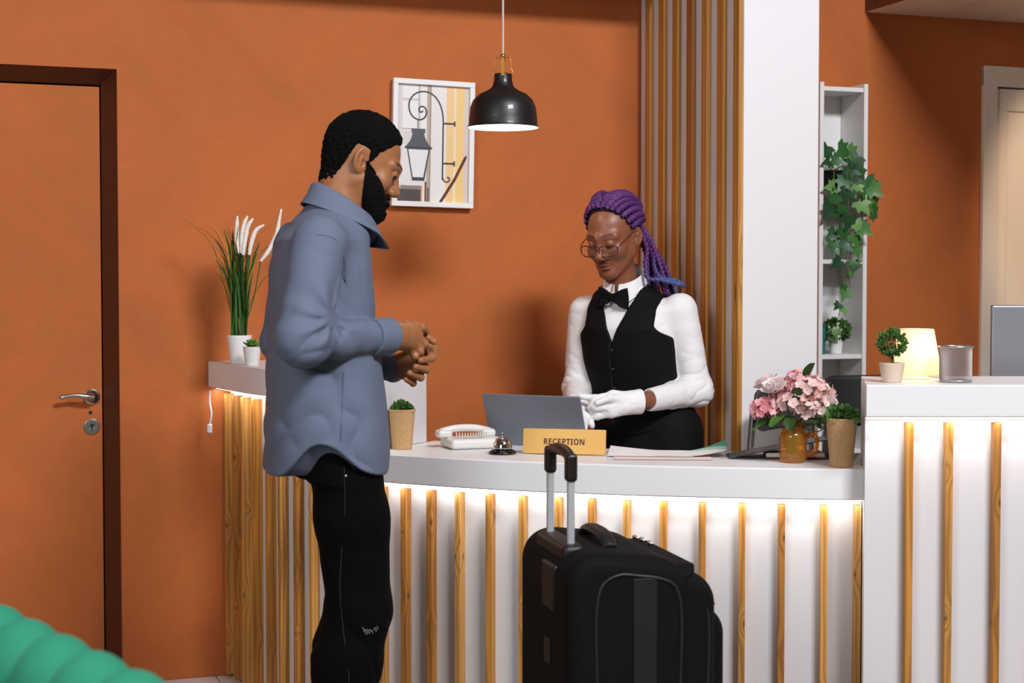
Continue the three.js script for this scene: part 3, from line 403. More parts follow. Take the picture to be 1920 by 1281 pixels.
{ // amber mug jar
  const P = [0.762, 0.82, -4.215], g = thing('mug_jar', 'amber glass mug jar with a handle holding the pink flowers', 'jar', P);
  const glass = phys(0xf0b04c, 0.06, { transmission: 0.78, thickness: 0, ior: 1.5, side: THREE.DoubleSide });
  const o = [[0, 0], [0.027, 0], [0.033, 0.004], [0.0365, 0.012], [0.0375, 0.03], [0.0375, 0.068], [0.036, 0.078], [0.031, 0.084], [0.030, 0.087], [0.0315, 0.088], [0.030, 0.091], [0.0315, 0.0935], [0.030, 0.0965], [0.0315, 0.099], [0.030, 0.102], [0.0305, 0.112], [0.030, 0.113]];
  part('glass', lathe(o, 64), glass, g);
  part('handle', tapered([[0.034, 0.073, 0.004], [0.052, 0.078, 0.006], [0.062, 0.066, 0.007], [0.062, 0.042, 0.007], [0.053, 0.028, 0.006], [0.0345, 0.027, 0.004]], [0.006, 0.006, 0.006, 0.006, 0.006, 0.006], 14, 8), glass, g);
  // bouquet
  const B = thing('flower_bouquet', 'bouquet of pale pink hydrangea and cream blossoms in the amber jar', 'flowers', P);
  const stemM = phys(0x3f5a22, 0.6), pinks = [0xf0c3c2, 0xeeb0b4, 0xf4d4d0, 0xe58f9c, 0xf5dcd8].map((k) => phys(k, 0.6, { side: THREE.DoubleSide, transmission: 0.2, thickness: 0 })), cream = [0xf3dfbf, 0xf0d0ae].map((k) => phys(k, 0.6, { side: THREE.DoubleSide, transmission: 0.2, thickness: 0 })), whitish = [0xf6e9e6, 0xf3dedb].map((k) => phys(k, 0.6, { side: THREE.DoubleSide, transmission: 0.2, thickness: 0 }));
  const petal = (L, W, cup, N = 4, M = 4) => { const pos = [], idx = []; for (let i = 0; i <= N; i++) for (let j = 0; j <= M; j++) { const t = i / N, v = j / M * 2 - 1, w = W * Math.pow(Math.sin(Math.PI * Math.min(1, 0.12 + t * 0.78)), 0.7); pos.push(v * w, cup * t * t + 0.25 * w * v * v, L * t); } for (let i = 0; i < N; i++) for (let j = 0; j < M; j++) { const a = i * (M + 1) + j, b = a + M + 1; idx.push(a, b, a + 1, b, b + 1, a + 1); } const q = new THREE.BufferGeometry(); q.setAttribute('position', new THREE.Float32BufferAttribute(pos, 3)); q.setAttribute('uv', new THREE.Float32BufferAttribute(new Array(pos.length / 3 * 2).fill(0), 2)); q.setIndex(idx); q.computeVertexNormals(); return q; };
  const floret = (L) => merge([0, 1, 2, 3, 4].map((k) => petal(L, L * 0.5, L * rr(0.15, 0.5)).rotateY(k * 1.2566 + rr(-0.15, 0.15))));
  const flor = [floret(0.015), floret(0.016), floret(0.014)], eye = std(0xe2c468, 0.6), eyeG = ball(0.0022, 0, 0.002, 0, 8);
  const clusters = [[0.040, 0.195, 0.025, 0.042, 0, 30], [0.062, 0.150, 0.035, 0.034, 0, 20], [-0.012, 0.165, 0.05, 0.030, 0, 16], [0.014, 0.215, 0.0, 0.036, 1, 20], [-0.082, 0.145, 0.02, 0.032, 1, 22], [0.02, 0.150, 0.06, 0.026, 0, 14], [0.075, 0.185, 0.0, 0.034, 0, 16], [-0.02, 0.19, -0.03, 0.036, 1, 14], [0.045, 0.16, -0.05, 0.036, 0, 14]];
  for (const [cx, cy, cz, r, tone, n] of clusters) {
    const stem = part('stem', tube([[cx * -0.25, 0.012, cz * -0.2], [cx * 0.05, 0.10, cz * 0.1], [cx * 0.6, cy - 0.05, cz * 0.6], [cx, cy - r * 0.3, cz]], 0.0016, 16, 6), stemM, B);
    for (let i = 0; i < n; i++) {
      const t = (i + 0.5) / n, u = 1 - 1.55 * t, a = i * 2.39996 + cx * 90, s = Math.sqrt(Math.max(0, 1 - u * u)), d = V3(s * Math.cos(a), u, s * Math.sin(a));
      const m = part('blossom', flor[i % 3], tone ? pinks[[1, 3, 0, 1][i % 4]] : pinks[[0, 2, 4, 2][i % 4]], B); m.position.set(cx + d.x * r, cy + d.y * r * 0.85, cz + d.z * r); m.quaternion.setFromUnitVectors(V3(0, 1, 0), d.clone().add(V3(rr(-0.3, 0.3), rr(-0.2, 0.4), rr(-0.3, 0.3))).normalize());
      part('flower_eye', eyeG, eye, m);
    }
  }
  const rose = (cx, cy, cz, r, mats, tilt) => { const q = []; for (let k = 0; k < 4; k++) for (let i = 0; i < 5; i++) { const g2 = petal(r * (1.25 - k * 0.12), r * 0.62, r * 0.2).rotateX(-lerp(0.35, 1.35, k / 3)).rotateY(i * 1.2566 + k * 0.63); q.push(g2); } const m = part('rose', merge(q), mats, B); m.position.set(cx, cy, cz); m.rotation.set(tilt[0], 0, tilt[1]); part('stem', tube([[-cx * 0.2, 0.012, 0], [0, 0.1, 0], [cx * 0.7, cy - 0.05, cz * 0.7], [cx, cy, cz]], 0.0017, 14, 6), stemM, B); };
  rose(-0.052, 0.195, 0.02, 0.034, whitish[0], [0.5, 0.35]); rose(-0.062, 0.200, -0.03, 0.036, whitish[1], [-0.2, 0.5]); rose(0.098, 0.135, 0.02, 0.027, cream[0], [0.6, -0.9]); rose(0.088, 0.160, 0.03, 0.024, whitish[0], [0.6, -0.6]);
  const leafG = (L, W) => { const g2 = petal(L, W, -L * 0.25, 8, 4); return g2; };
  const LG = [leafG(0.05, 0.016), leafG(0.06, 0.019)];
  for (const [x, y, z, ry, rx, k] of [[-0.03, 0.135, 0.04, -0.9, 0.3, 1], [-0.045, 0.125, 0.03, -1.5, 0.45, 0], [-0.05, 0.128, 0.01, -1.9, 0.2, 1], [-0.015, 0.13, 0.05, -0.3, 0.5, 0], [0.005, 0.145, 0.05, 0.3, -0.5, 1], [0.03, 0.125, 0.045, 0.7, 0.3, 0], [0.07, 0.13, 0.04, 1.2, -0.3, 1], [0.085, 0.14, 0.03, 1.5, 0.1, 0], [0.0, 0.17, 0.055, -0.2, -1.1, 0], [0.03, 0.23, 0.02, 0.5, -1.2, 0], [-0.06, 0.12, 0.02, -1.4, 0.3, 1], [-0.02, 0.125, -0.04, 3.0, 0.2, 1], [0.05, 0.13, -0.04, 2.4, 0.2, 1], [0.11, 0.145, 0.0, 1.6, -0.1, 0]]) { const m = part('leaf', LG[k], greens[(k + 2) % 4], B); m.position.set(x, y, z); m.rotation.set(rx, ry, 0, 'YXZ'); }
}
// ------------------------------------------------------------------ chair behind the desk
function chair(label, p, turn, y0, BH, colour) {
  const g = thing('office_chair', label, 'chair', p, turn), m = std(colour, 0.5), st = std(0x9a9a9c, 0.3, { metalness: 1 });
  const bk = part('backrest', (() => { // bent shell built as a grid
    const pos = [], idx = [], N = 28, M = 12, w = 0.19, h = BH, r = Math.min(0.035, BH * 0.3); for (let s = 0; s < 2; s++) for (let i = 0; i <= N; i++) for (let j = 0; j <= M; j++) { let x = (i / N * 2 - 1) * w; const yy = j / M * h, e = Math.min(yy, h - yy), lim = e < r ? w - r + Math.sqrt(Math.max(0, r * r - (r - e) ** 2)) : w; x = x / w * lim; pos.push(x, yy, 1.1 * x * x * 0.8 + (s ? 0 : 0.012) - yy * 0.1); } const K = (N + 1) * (M + 1); for (let i = 0; i < N; i++) for (let j = 0; j < M; j++) { const a = i * (M + 1) + j, b = a + M + 1; idx.push(a, b, a + 1, b, b + 1, a + 1); const c = a + K, d = b + K; idx.push(c, c + 1, d, d, c + 1, d + 1); }
    const edge = (L) => { for (let k = 0; k < L.length - 1; k++) idx.push(L[k], L[k] + K, L[k + 1], L[k + 1], L[k] + K, L[k + 1] + K); }; const A = [], B2 = [], C = [], D = []; for (let i = 0; i <= N; i++) { A.push(i * (M + 1)); C.push((N - i) * (M + 1) + M); } for (let j = 0; j <= M; j++) { B2.push(N * (M + 1) + j); D.push(M - j); } [A, B2, C, D].forEach(edge);
    const q = new THREE.BufferGeometry(); q.setAttribute('position', new THREE.Float32BufferAttribute(pos, 3)); q.setIndex(idx); q.computeVertexNormals(); return q;
  })(), m, g); bk.position.set(0, y0, -0.19);
  part('seat', rbox(0.38, 0.03, 0.36, 0.012, 0, 0.465, -0.01), m, g);
  for (const s of [-1, 1]) { part('leg', tube([[s * 0.16, y0 + 0.05, -0.192], [s * 0.17, 0.72, -0.20], [s * 0.18, 0.46, -0.19], [s * 0.19, 0.01, -0.215]], 0.010, 24, 12), st, g); part('leg', tube([[s * 0.17, 0.445, -0.17], [s * 0.175, 0.435, 0.13], [s * 0.18, 0.40, 0.15], [s * 0.185, 0.01, 0.165]], 0.010, 24, 12), st, g); }
}
chair('dark grey plastic chair with a low backrest behind the amber jar', [0.985, 0, -4.73], 0.80, 0.856, 0.125, 0x39393d);
chair('black chair with a taller backrest below the shelf tower', [1.25, 0, -5.08], 0.12, 0.826, 0.170, 0x121214);
// ------------------------------------------------------------------ narrow shelf tower with its plants
const SHU = 2.29, SHN = 0.0;
{
  const g = thing('shelf_tower', 'narrow tall white shelf tower standing against the orange wall', 'shelf', onWall(SHU, 0, 0.003), PHI), m = std(0xeceae7, 0.45), w = 0.204, d = 0.168, h = 2.045;
  part('side_panel', rbox(0.017, h, d, 0.0015, -w / 2 + 0.0085, h / 2, d / 2), m, g); part('side_panel', rbox(0.017, h, d, 0.0015, w / 2 - 0.0085, h / 2, d / 2), m, g);
  part('back_panel', box(w - 0.036, h - 0.04, 0.004, 0, h / 2, 0.006), m, g);
  for (const y of [2.03, 1.648, 1.395, 1.043, 0.69, 0.35, 0.04]) part('shelf_board', rbox(w - 0.036, 0.016, d - 0.012, 0.001, 0, y - 0.008, d / 2 + 0.003), m, g);
}
{
  const g = thing('hanging_ivy', 'ivy trailing out of a dark pot on the shelf tower', 'plant', onWall(SHU, 1.648, 0.09), PHI);
  part('pot', lathe([[0, 0], [0.030, 0], [0.032, 0.003], [0.042, 0.075], [0.043, 0.08], [0.040, 0.08], [0.039, 0.07], [0, 0.07]], 32), phys(0x141517, 0.35), g, 'small black pot'); part('soil', cyl(0.038, 0.038, 0.004, 0, 0.070, 0, 24), soilMat, g);
  const s = new THREE.Shape(), L = [[0, 0], [0.30, -0.12], [0.62, 0.02], [0.42, 0.22], [0.56, 0.50], [0.26, 0.52], [0, 1.0]]; s.moveTo(0, 0); for (let i = 1; i < L.length; i++) s.lineTo(...L[i]); for (let i = L.length - 2; i > 0; i--) s.lineTo(-L[i][0], L[i][1]);
  const mk = (k) => { const pts = s.getPoints(), pos = [], idx = [], c = 0; pos.push(0, 0.35, 0); for (const p of pts) pos.push(p.x, p.y, 0.18 * Math.abs(p.x) - 0.22 * Math.pow(p.y, 2)); const n = pts.length; for (let i = 0; i < n; i++) idx.push(0, 1 + i, 1 + (i + 1) % n); const q = new THREE.BufferGeometry(); q.setAttribute('position', new THREE.Float32BufferAttribute(pos, 3)); q.setAttribute('uv', new THREE.Float32BufferAttribute(new Array(pos.length / 3 * 2).fill(0), 2)); q.setIndex(idx); q.scale(k, k, k); q.computeVertexNormals(); return q; };
  const G = [mk(0.060), mk(0.068), mk(0.050), mk(0.034)], iv = [0x30642c, 0x22502a, 0x4a823a, 0x6c9a50].map((k) => phys(k, 0.45, { side: THREE.DoubleSide, transmission: 0.15, thickness: 0 }));
  const vines = [[[0.0, 0.08, 0.02], [0.0, 0.09, 0.09], [0.0, 0.0, 0.105], [0.01, -0.12, 0.105], [0.0, -0.24, 0.10], [0.02, -0.36, 0.10]], [[0.02, 0.08, 0.0], [0.05, 0.07, 0.085], [0.055, -0.02, 0.11], [0.06, -0.10, 0.11]], [[-0.02, 0.08, 0.02], [-0.05, 0.09, 0.09], [-0.055, -0.02, 0.105], [-0.04, -0.14, 0.10], [-0.05, -0.22, 0.10]], [[0, 0.08, 0], [0.01, 0.09, 0.09], [0.02, -0.1, 0.11], [0.01, -0.3, 0.10], [-0.02, -0.42, 0.10], [-0.045, -0.52, 0.10]]];
  for (const v of vines) part('vine', tube(v, 0.0014, 40, 6), phys(0x6b6a3a, 0.6), g);
  const put = (x, y, z, k, rz, c, tx = 0, ty = 0) => { const m = part('leaf', G[k], iv[c], g); m.position.set(x, y, z); m.rotation.set(0.25 + tx, ty, rz, 'YZX'); };
  const LV = [[-0.06, 0.165, 0.06, 0, 2.6, 1], [-0.02, 0.155, 0.07, 1, -1.9, 0], [0.03, 0.15, 0.06, 0, -2.2, 2], [0.06, 0.13, 0.07, 1, 2.9, 1], [-0.03, 0.12, 0.09, 2, 2.4, 0], [0.05, 0.085, 0.09, 0, -2.7, 1], [-0.065, 0.11, 0.085, 2, 2.0, 1], [0.02, 0.075, 0.10, 1, 3.0, 1], [-0.01, 0.04, 0.105, 0, 2.7, 0], [0.075, 0.04, 0.11, 1, -2.3, 0], [0.09, 0.015, 0.115, 1, -2.2, 2], [0.06, 0.0, 0.115, 0, -2.9, 0], [0.035, 0.02, 0.115, 2, 3.1, 3], [-0.06, 0.015, 0.11, 2, 1.7, 3], [-0.05, -0.015, 0.11, 0, 2.4, 0], [0.0, 0.005, 0.115, 0, 3.0, 1], [-0.07, -0.06, 0.11, 1, 2.2, 1], [-0.03, -0.055, 0.115, 0, 2.8, 0], [0.04, -0.04, 0.12, 1, -2.6, 3], [0.095, -0.04, 0.115, 1, -2.1, 2], [0.10, -0.075, 0.115, 0, -1.9, 0], [0.0, -0.09, 0.115, 1, 3.1, 1], [0.03, -0.12, 0.115, 2, -2.4, 3], [0.05, -0.135, 0.115, 0, -2.0, 2], [-0.02, -0.14, 0.11, 1, 2.5, 0], [-0.055, -0.15, 0.11, 2, 2.2, 1], [0.025, -0.17, 0.11, 0, -2.7, 2], [-0.065, -0.185, 0.105, 2, 3.0, 0], [-0.01, -0.19, 0.11, 0, 2.9, 1], [0.03, -0.21, 0.11, 2, -2.9, 2], [-0.02, -0.215, 0.11, 3, 2.5, 3], [0.035, -0.255, 0.105, 2, 3.1, 0], [-0.03, -0.255, 0.105, 2, 2.2, 1], [0.015, -0.30, 0.105, 3, 2.9, 2], [-0.01, -0.345, 0.105, 3, 2.7, 0], [0.0, -0.365, 0.105, 2, 2.6, 2], [-0.03, -0.415, 0.105, 3, 2.6, 1], [-0.015, -0.43, 0.105, 3, 3.4, 3], [-0.045, -0.51, 0.105, 3, 3.1, 3]];
  for (const a of LV) put(a[0] * 0.95, a[1], a[2], a[3], a[4] + rr(-0.2, 0.2), a[5], rr(-0.3, 0.3), rr(-0.5, 0.5));
}
{
  const b = thing('teal_box', 'slim teal storage box at the left of a shelf', 'box', onWall(SHU - 0.066, 1.0432, 0.085), PHI); part('carton', rbox(0.032, 0.105, 0.10, 0.002, 0, 0.0535, 0), std(0x1d6a63, 0.5), b); part('lid', rbox(0.034, 0.014, 0.102, 0.002, 0, 0.107, 0), std(0x175850, 0.5), b);
  const g = thing('potted_boxwood', 'round leafy boxwood in a small white pot on the shelf tower', 'plant', onWall(SHU + 0.012, 1.0432, 0.105), PHI);
  pot(g, 0.022, 0.029, 0.055, potMat, 0.003); const f = part('foliage', leafCloud(420, 0.052, 0.036, 0.05, 0.016, 0.088), leafMat, g); f.userData.kind = 'stuff'; part('stem', tapered([[0, 0.045, 0], [0.003, 0.065, 0], [0, 0.085, 0]], [0.003, 0.003, 0.003]), std(0x5a4630, 0.8), g);
  const h = thing('potted_greenery', 'low green plant on a bottom shelf half hidden by the fibre pot', 'plant', onWall(SHU + 0.03, 0.6902, 0.10), PHI);
  pot(h, 0.022, 0.03, 0.05, potMat, 0.003); const f2 = part('foliage', leafCloud(300, 0.05, 0.05, 0.05, 0.022, 0.10), leafMat, h); f2.userData.kind = 'stuff';
}
// ------------------------------------------------------------------ things on the right ledge and desk
{
  const g = thing('topiary', 'small ball topiary in a pale stone pot on the right ledge', 'plant', [0.979, 1.05, -4.014]);
  part('pot', lathe([[0, 0], [0.022, 0], [0.025, 0.003], [0.030, 0.030], [0.032, 0.047], [0.0325, 0.050], [0.031, 0.051], [0.029, 0.049], [0.028, 0.043], [0, 0.043]], 40), std(0xd8c3ad, 0.6), g); part('soil', lathe([[0, 0.047], [0.028, 0.044]], 20), soilMat, g);
  part('trunk', tapered([[0, 0.042, 0], [0.002, 0.055, 0], [-0.001, 0.075, 0]], [0.0045, 0.004, 0.004]), std(0x6a4a2c, 0.9), g);
  const f = part('foliage', leafCloud(620, 0.031, 0.031, 0.031, 0.010, 0.102), leafMat, g); f.userData.kind = 'stuff';
}
{
  const g = thing('table_lamp', 'small table lamp with a glowing pleated cream shade', 'lamp', [1.075, 1.05, -4.145]), pos = [], idx = [], uv = [], N = 180, M = 8;
  part('base', lathe([[0, 0], [0.035, 0], [0.036, 0.004], [0.020, 0.010], [0.006, 0.014], [0.0055, 0.06], [0, 0.06]], 32), std(0xe8e2d8, 0.5), g);
  for (let j = 0; j <= M; j++) for (let i = 0; i <= N; i++) { const a = i / N * Math.PI * 2, t = j / M, r = lerp(0.066, 0.044, t) + 0.0018 * Math.cos(i * Math.PI), y = lerp(0.012, 0.133, t); pos.push(Math.cos(a) * r, y, Math.sin(a) * r); uv.push(i / N, t); }
  for (let j = 0; j < M; j++) for (let i = 0; i < N; i++) { const a = j * (N + 1) + i, b = a + N + 1; idx.push(a, b, a + 1, b, b + 1, a + 1); }
  const q = new THREE.BufferGeometry(); q.setAttribute('position', new THREE.Float32BufferAttribute(pos, 3)); q.setAttribute('uv', new THREE.Float32BufferAttribute(uv, 2)); q.setIndex(idx); q.computeVertexNormals();
  const sh = part('lamp_shade', q, phys(0xf1e2c4, 0.95, { transmission: 0.5, thickness: 0, side: THREE.DoubleSide }), g, 'pleated cream paper shade');
  part('shade_ring', new THREE.TorusGeometry(0.044, 0.0016, 8, 60).rotateX(Math.PI / 2).translate(0, 0.133, 0), std(0xf0e2c8, 0.7), sh); part('shade_ring', new THREE.TorusGeometry(0.066, 0.0016, 8, 60).rotateX(Math.PI / 2).translate(0, 0.012, 0), std(0xf0e2c8, 0.7), sh);
  part('bulb', ball(0.014, 0, 0.076, 0), std(0xffffff, 0.5, { emissive: 0xffc477, emissiveIntensity: 3 }), g);
  const l = new THREE.PointLight(0xffdcae, 0.06, 0, 2); l.name = 'bulb_light'; l.position.set(0, 0.076, 0); l.castShadow = true; g.add(l);
}
{
  const g = thing('pen_cup', 'round silver wire mesh pen cup beside the pleated lamp', 'cup', [1.145, 1.05, -4.02]), m = std(0xb7b4b2, 0.35, { metalness: 0.9 }), r = 0.041, h = 0.092, q = [];
  part('rim', new THREE.TorusGeometry(r + 0.001, 0.0028, 10, 56).rotateX(Math.PI / 2).translate(0, h, 0), m, g); part('base', lathe([[0, 0.001], [r, 0.001], [r + 0.001, 0.006], [r - 0.002, 0.007], [0, 0.003]], 48), m, g);
  for (let k = 0; k < 2; k++) for (let i = 0; i < 72; i++) { const P = []; for (let s = 0; s <= 5; s++) { const t = s / 5, a = i / 72 * 6.283 + (k ? 1 : -1) * t * 1.1; P.push(V3(Math.cos(a) * r, 0.004 + t * (h - 0.004), Math.sin(a) * r)); } q.push(new THREE.TubeGeometry(new THREE.CatmullRomCurve3(P), 6, 0.0005, 4)); }
  const w = part('wire_mesh', merge(q), m, g, 'fine diagonal silver mesh'); w.userData.kind = 'stuff';
}
{
  const g = thing('computer_monitor', 'silver computer monitor seen from behind at the right', 'monitor', [1.66, 0.82, -4.55], Math.PI - 0.10), m = std(0xa9abb0, 0.35, { metalness: 0.7 });
  const sh = (w, h, d) => { const g2 = rbox(w, h, d, 0.006, 0, 0, 0, 3), p = g2.attributes.position; for (let i = 0; i < p.count; i++) if (p.getZ(i) < 0) { const k = 1 - 0.0; p.setZ(i, p.getZ(i) - 0.02 * (1 - (2 * p.getX(i) / w) ** 2) * (1 - (2 * p.getY(i) / h) ** 2)); } return g2; };
  const b = part('housing', sh(0.51, 0.32, 0.014).translate(0, 0.262, 0), m, g); part('bezel', rbox(0.51, 0.32, 0.006, 0.003, 0, 0.262, 0.009), MW.black, b); part('vent_slot', rbox(0.10, 0.004, 0.004, 0.001, -0.13, 0.385, -0.009), MW.black, b);
  part('stand', rbox(0.14, 0.13, 0.008, 0.003, 0, 0.068, -0.02), m, g); part('foot', rbox(0.18, 0.008, 0.15, 0.003, 0, 0.005, 0), m, g);
  const t = thing('side_desk', 'white desk behind the right ledge under the monitor', 'desk', [1.79, 0, -4.62]); part('top', rbox(0.95, 0.03, 0.55, 0.003, 0, 0.804, 0), topMat, t); for (const s of [-1, 1]) part('leg_panel', rbox(0.03, 0.788, 0.52, 0.003, s * 0.455, 0.394, 0), topMat, t);
}
// ------------------------------------------------------------------ suitcase in front of the counter; local x runs from its back to its pockets, z towards the viewer
{
  const g = thing('suitcase', 'large black fabric trolley suitcase with its handle pulled up', 'suitcase', [0.222, 0, -3.48], 0.24), cloth = dataTex(64, 64, (u, v) => { const k = 118 + 50 * ((Math.floor(u * 32) + Math.floor(v * 32)) % 2) + 20 * rnd(); return [k, k, k]; }, false); cloth.repeat.set(14, 14);
  const fab = phys(0x050505, 0.8, { bumpMap: cloth, bumpScale: 0.0003, specularIntensity: 0.4 }), trim = std(0x131314, 0.5), pipe = std(0x1c1c1e, 0.45), W = 0.42, T = 0.70;
  const prism = (x0, x1, y0, y1, r, depth, bev) => { const s = new THREE.Shape(); s.moveTo(x0 + 0.03, y0); s.lineTo(x1 - 0.03, y0); s.quadraticCurveTo(x1, y0, x1, y0 + 0.03); s.lineTo(x1, y1 - r * 0.8 - 0.02); s.quadraticCurveTo(x1, y1 - 0.02, x1 - r, y1 - 0.012); s.lineTo(x0 + r * 0.8, y1); s.quadraticCurveTo(x0, y1, x0, y1 - r * 0.8); s.lineTo(x0, y0 + 0.03); s.quadraticCurveTo(x0, y0, x0 + 0.03, y0); return new THREE.ExtrudeGeometry(s, { depth, bevelSize: bev, bevelThickness: bev, bevelSegments: 5, curveSegments: 12 }).translate(0, 0, -depth / 2); };
  part('body', prism(-0.125, 0.085, 0.06, T, 0.05, W - 0.07, 0.035), fab, g);
  const fr = (x0, x1, w, y1, r, b) => prism(x0, x1, 0.075, y1, r, w, b);
  part('front_compartment', fr(0.06, 0.148, W - 0.075, T - 0.028, 0.05, 0.03), fab, g);
  const pk = part('front_pocket', fr(0.12, 0.186, W - 0.12, T - 0.10, 0.05, 0.022), fab, g);
  // piping loop on the near side, and bands
  const z = W / 2 + 0.001, loop = (x0, x1, y0, y1, r, zz, rad) => { const P = []; const q = (x, y) => P.push(V3(x, y, zz)); q(x0, y0); q(x0, (y0 + y1) / 2); q(x0, y1 - r); q(x0 + r * 0.3, y1 - r * 0.3); q(x0 + r, y1); q((x0 + x1) / 2, y1 - 0.004); q(x1 - r, y1 - 0.01); q(x1 - r * 0.3, y1 - r * 0.3 - 0.01); q(x1, y1 - r - 0.01); q(x1, (y0 + y1) / 2); q(x1, y0); return new THREE.TubeGeometry(new THREE.CatmullRomCurve3(P, false, 'centripetal'), 90, rad, 8); };
  part('piping', loop(-0.094, 0.088, 0.07, 0.690, 0.05, z - 0.001, 0.0036), pipe, g);
  part('zip', loop(-0.02, 0.136, 0.10, 0.664, 0.05, W / 2 - 0.012, 0.004).translate(0.018, 0, 0), pipe, g);
  part('side_band', rbox(0.052, 0.59, 0.003, 0.001, 0.010, 0.385, z), trim, g, 'dark webbing band');
  part('zip', new THREE.TubeGeometry(new THREE.CatmullRomCurve3([V3(0.10, 0.690, W / 2 - 0.05), V3(0.098, 0.697, 0.0), V3(0.10, 0.690, -W / 2 + 0.05)]), 30, 0.004, 8), pipe, g);
  const silver = std(0xd8d4cc, 0.25, { metalness: 1 });
  for (const [x, y, zz] of [[0.066, 0.728, -0.03], [0.072, 0.727, 0.0], [0.080, 0.724, 0.03]]) part('zip_pull', merge(ball(0.006, x, y, zz, 12), rbox(0.007, 0.004, 0.018, 0.0015, x, y + 0.001, zz + 0.010)), silver, g);
  part('top_grip', merge(tapered([[-0.03, 0.728, -0.10], [-0.03, 0.744, -0.075], [-0.03, 0.752, 0], [-0.03, 0.744, 0.075], [-0.03, 0.728, 0.10]], [0.010, 0.012, 0.013, 0.012, 0.010], 10, 6).scale(1.5, 1, 1).translate(0.012, 0, 0)), trim, g);
  part('side_badge', rbox(0.003, 0.055, 0.05, 0.001, -0.161, 0.50, 0.05), trim, g);
  // trolley: recess plate, tubes, grip
  part('handle_plate', merge(rbox(0.052, 0.05, 0.235, 0.014, -0.118, 0.715, 0, 4), rbox(0.014, 0.10, 0.10, 0.006, -0.156, 0.645, 0.055, 3)), trim, g);
  const alu = std(0xc4c4c6, 0.35, { metalness: 0.35 });
  for (const s of [-1, 1]) part('handle_tube', rbox(0.017, 0.24, 0.014, 0.006, -0.118, 0.785, s * 0.085, 4), alu, g, 'aluminium telescopic tube');
  part('handle_grip', merge(rbox(0.026, 0.062, 0.028, 0.009, -0.118, 0.905, -0.085, 4), rbox(0.026, 0.062, 0.028, 0.009, -0.118, 0.905, 0.085, 4), tapered([[-0.118, 0.925, -0.088], [-0.116, 0.934, -0.04], [-0.116, 0.936, 0], [-0.116, 0.934, 0.04], [-0.118, 0.925, 0.088]], [0.012, 0.013, 0.0135, 0.013, 0.012], 12, 6)), std(0x17130f, 0.4), g, 'black moulded grip');
  for (const [x, zz] of [[-0.11, 0.16], [-0.11, -0.16], [0.10, 0.15], [0.10, -0.15]]) { const w = part('wheel', new THREE.CylinderGeometry(0.03, 0.03, 0.024, 24).rotateX(Math.PI / 2).translate(x, 0.0305, zz), std(0x111111, 0.5), g); part('wheel_housing', rbox(0.05, 0.03, 0.04, 0.006, x, 0.068, zz), trim, w); }
}
// ------------------------------------------------------------------ green channel-back sofa in the foreground
{
  const th = Math.atan2(0.387, 0.295), g = thing('velvet_sofa', 'emerald green velvet sofa back with rounded vertical channels in the foreground', 'sofa', [-0.99, 0, -2.47], -th), m = phys(0x1f8262, 0.85, { sheen: 0.6, sheenColor: new THREE.Color(0x6fd0ac), sheenRoughness: 0.5 });
  const ch = (() => { const P = []; for (let i = 0; i <= 10; i++) { const a = i / 10 * Math.PI / 2; P.push([0.066 * Math.cos(a), 0.80 + 0.07 * Math.sin(a)]); } return lathe([[0, 0.16], [0.05, 0.16], [0.064, 0.18], [0.066, 0.4], ...P], 24); })();
  for (let k = 0; k < 14; k++) { const q = part('channel', ch, m, g); q.position.set(-0.30 + k * 0.112, 0, 0); q.scale.set(0.95, 1, 0.85); }
  part('back_core', rbox(1.5, 0.66, 0.06, 0.02, 0.42, 0.50, -0.01), m, g); part('seat_cushion', rbox(1.5, 0.2, 0.58, 0.06, 0.42, 0.36, -0.36, 5), m, g); part('base', rbox(1.5, 0.12, 0.6, 0.02, 0.42, 0.20, -0.32), m, g);
  for (const [x, z] of [[-0.25, 0], [1.1, 0], [-0.25, -0.56], [1.1, -0.56]]) part('leg', cyl(0.014, 0.02, 0.15, x, 0.075, z, 16), std(0xb08a4a, 0.3, { metalness: 1 }), g);
}
// ------------------------------------------------------------------ distance-field modelling for the two people
const sminf = (a, b, k) => { const h = Math.max(k - Math.abs(a - b), 0) / k; return Math.min(a, b) - h * h * k * 0.25; };
const smaxf = (a, b, k) => -sminf(-a, -b, k);
const ellD = (x, y, z, a, b, c) => { const k0 = Math.hypot(x / a, y / b, z / c), k1 = Math.hypot(x / (a * a), y / (b * b), z / (c * c)); return k1 < 1e-9 ? -Math.min(a, b, c) : k0 * (k0 - 1) / k1; };
const capD = (x, y, z, ax, ay, az, bx, by, bz, ra, rb) => { const dx = bx - ax, dy = by - ay, dz = bz - az, px = x - ax, py = y - ay, pz = z - az, t = clamp((px * dx + py * dy + pz * dz) / (dx * dx + dy * dy + dz * dz), 0, 1); return Math.hypot(px - dx * t, py - dy * t, pz - dz * t) - (ra + (rb - ra) * t); };
const cone = (a, b, ra, rb) => (x, y, z) => capD(x, y, z, a[0], a[1], a[2], b[0], b[1], b[2], ra, rb);
const blend = (list, k) => (x, y, z) => { let d = list[0](x, y, z); for (let i = 1; i < list.length; i++) d = sminf(d, list[i](x, y, z), k); return d; };
const chain = (pts, rad) => pts.slice(1).map((p, i) => cone(pts[i], p, rad[i], rad[i + 1]));
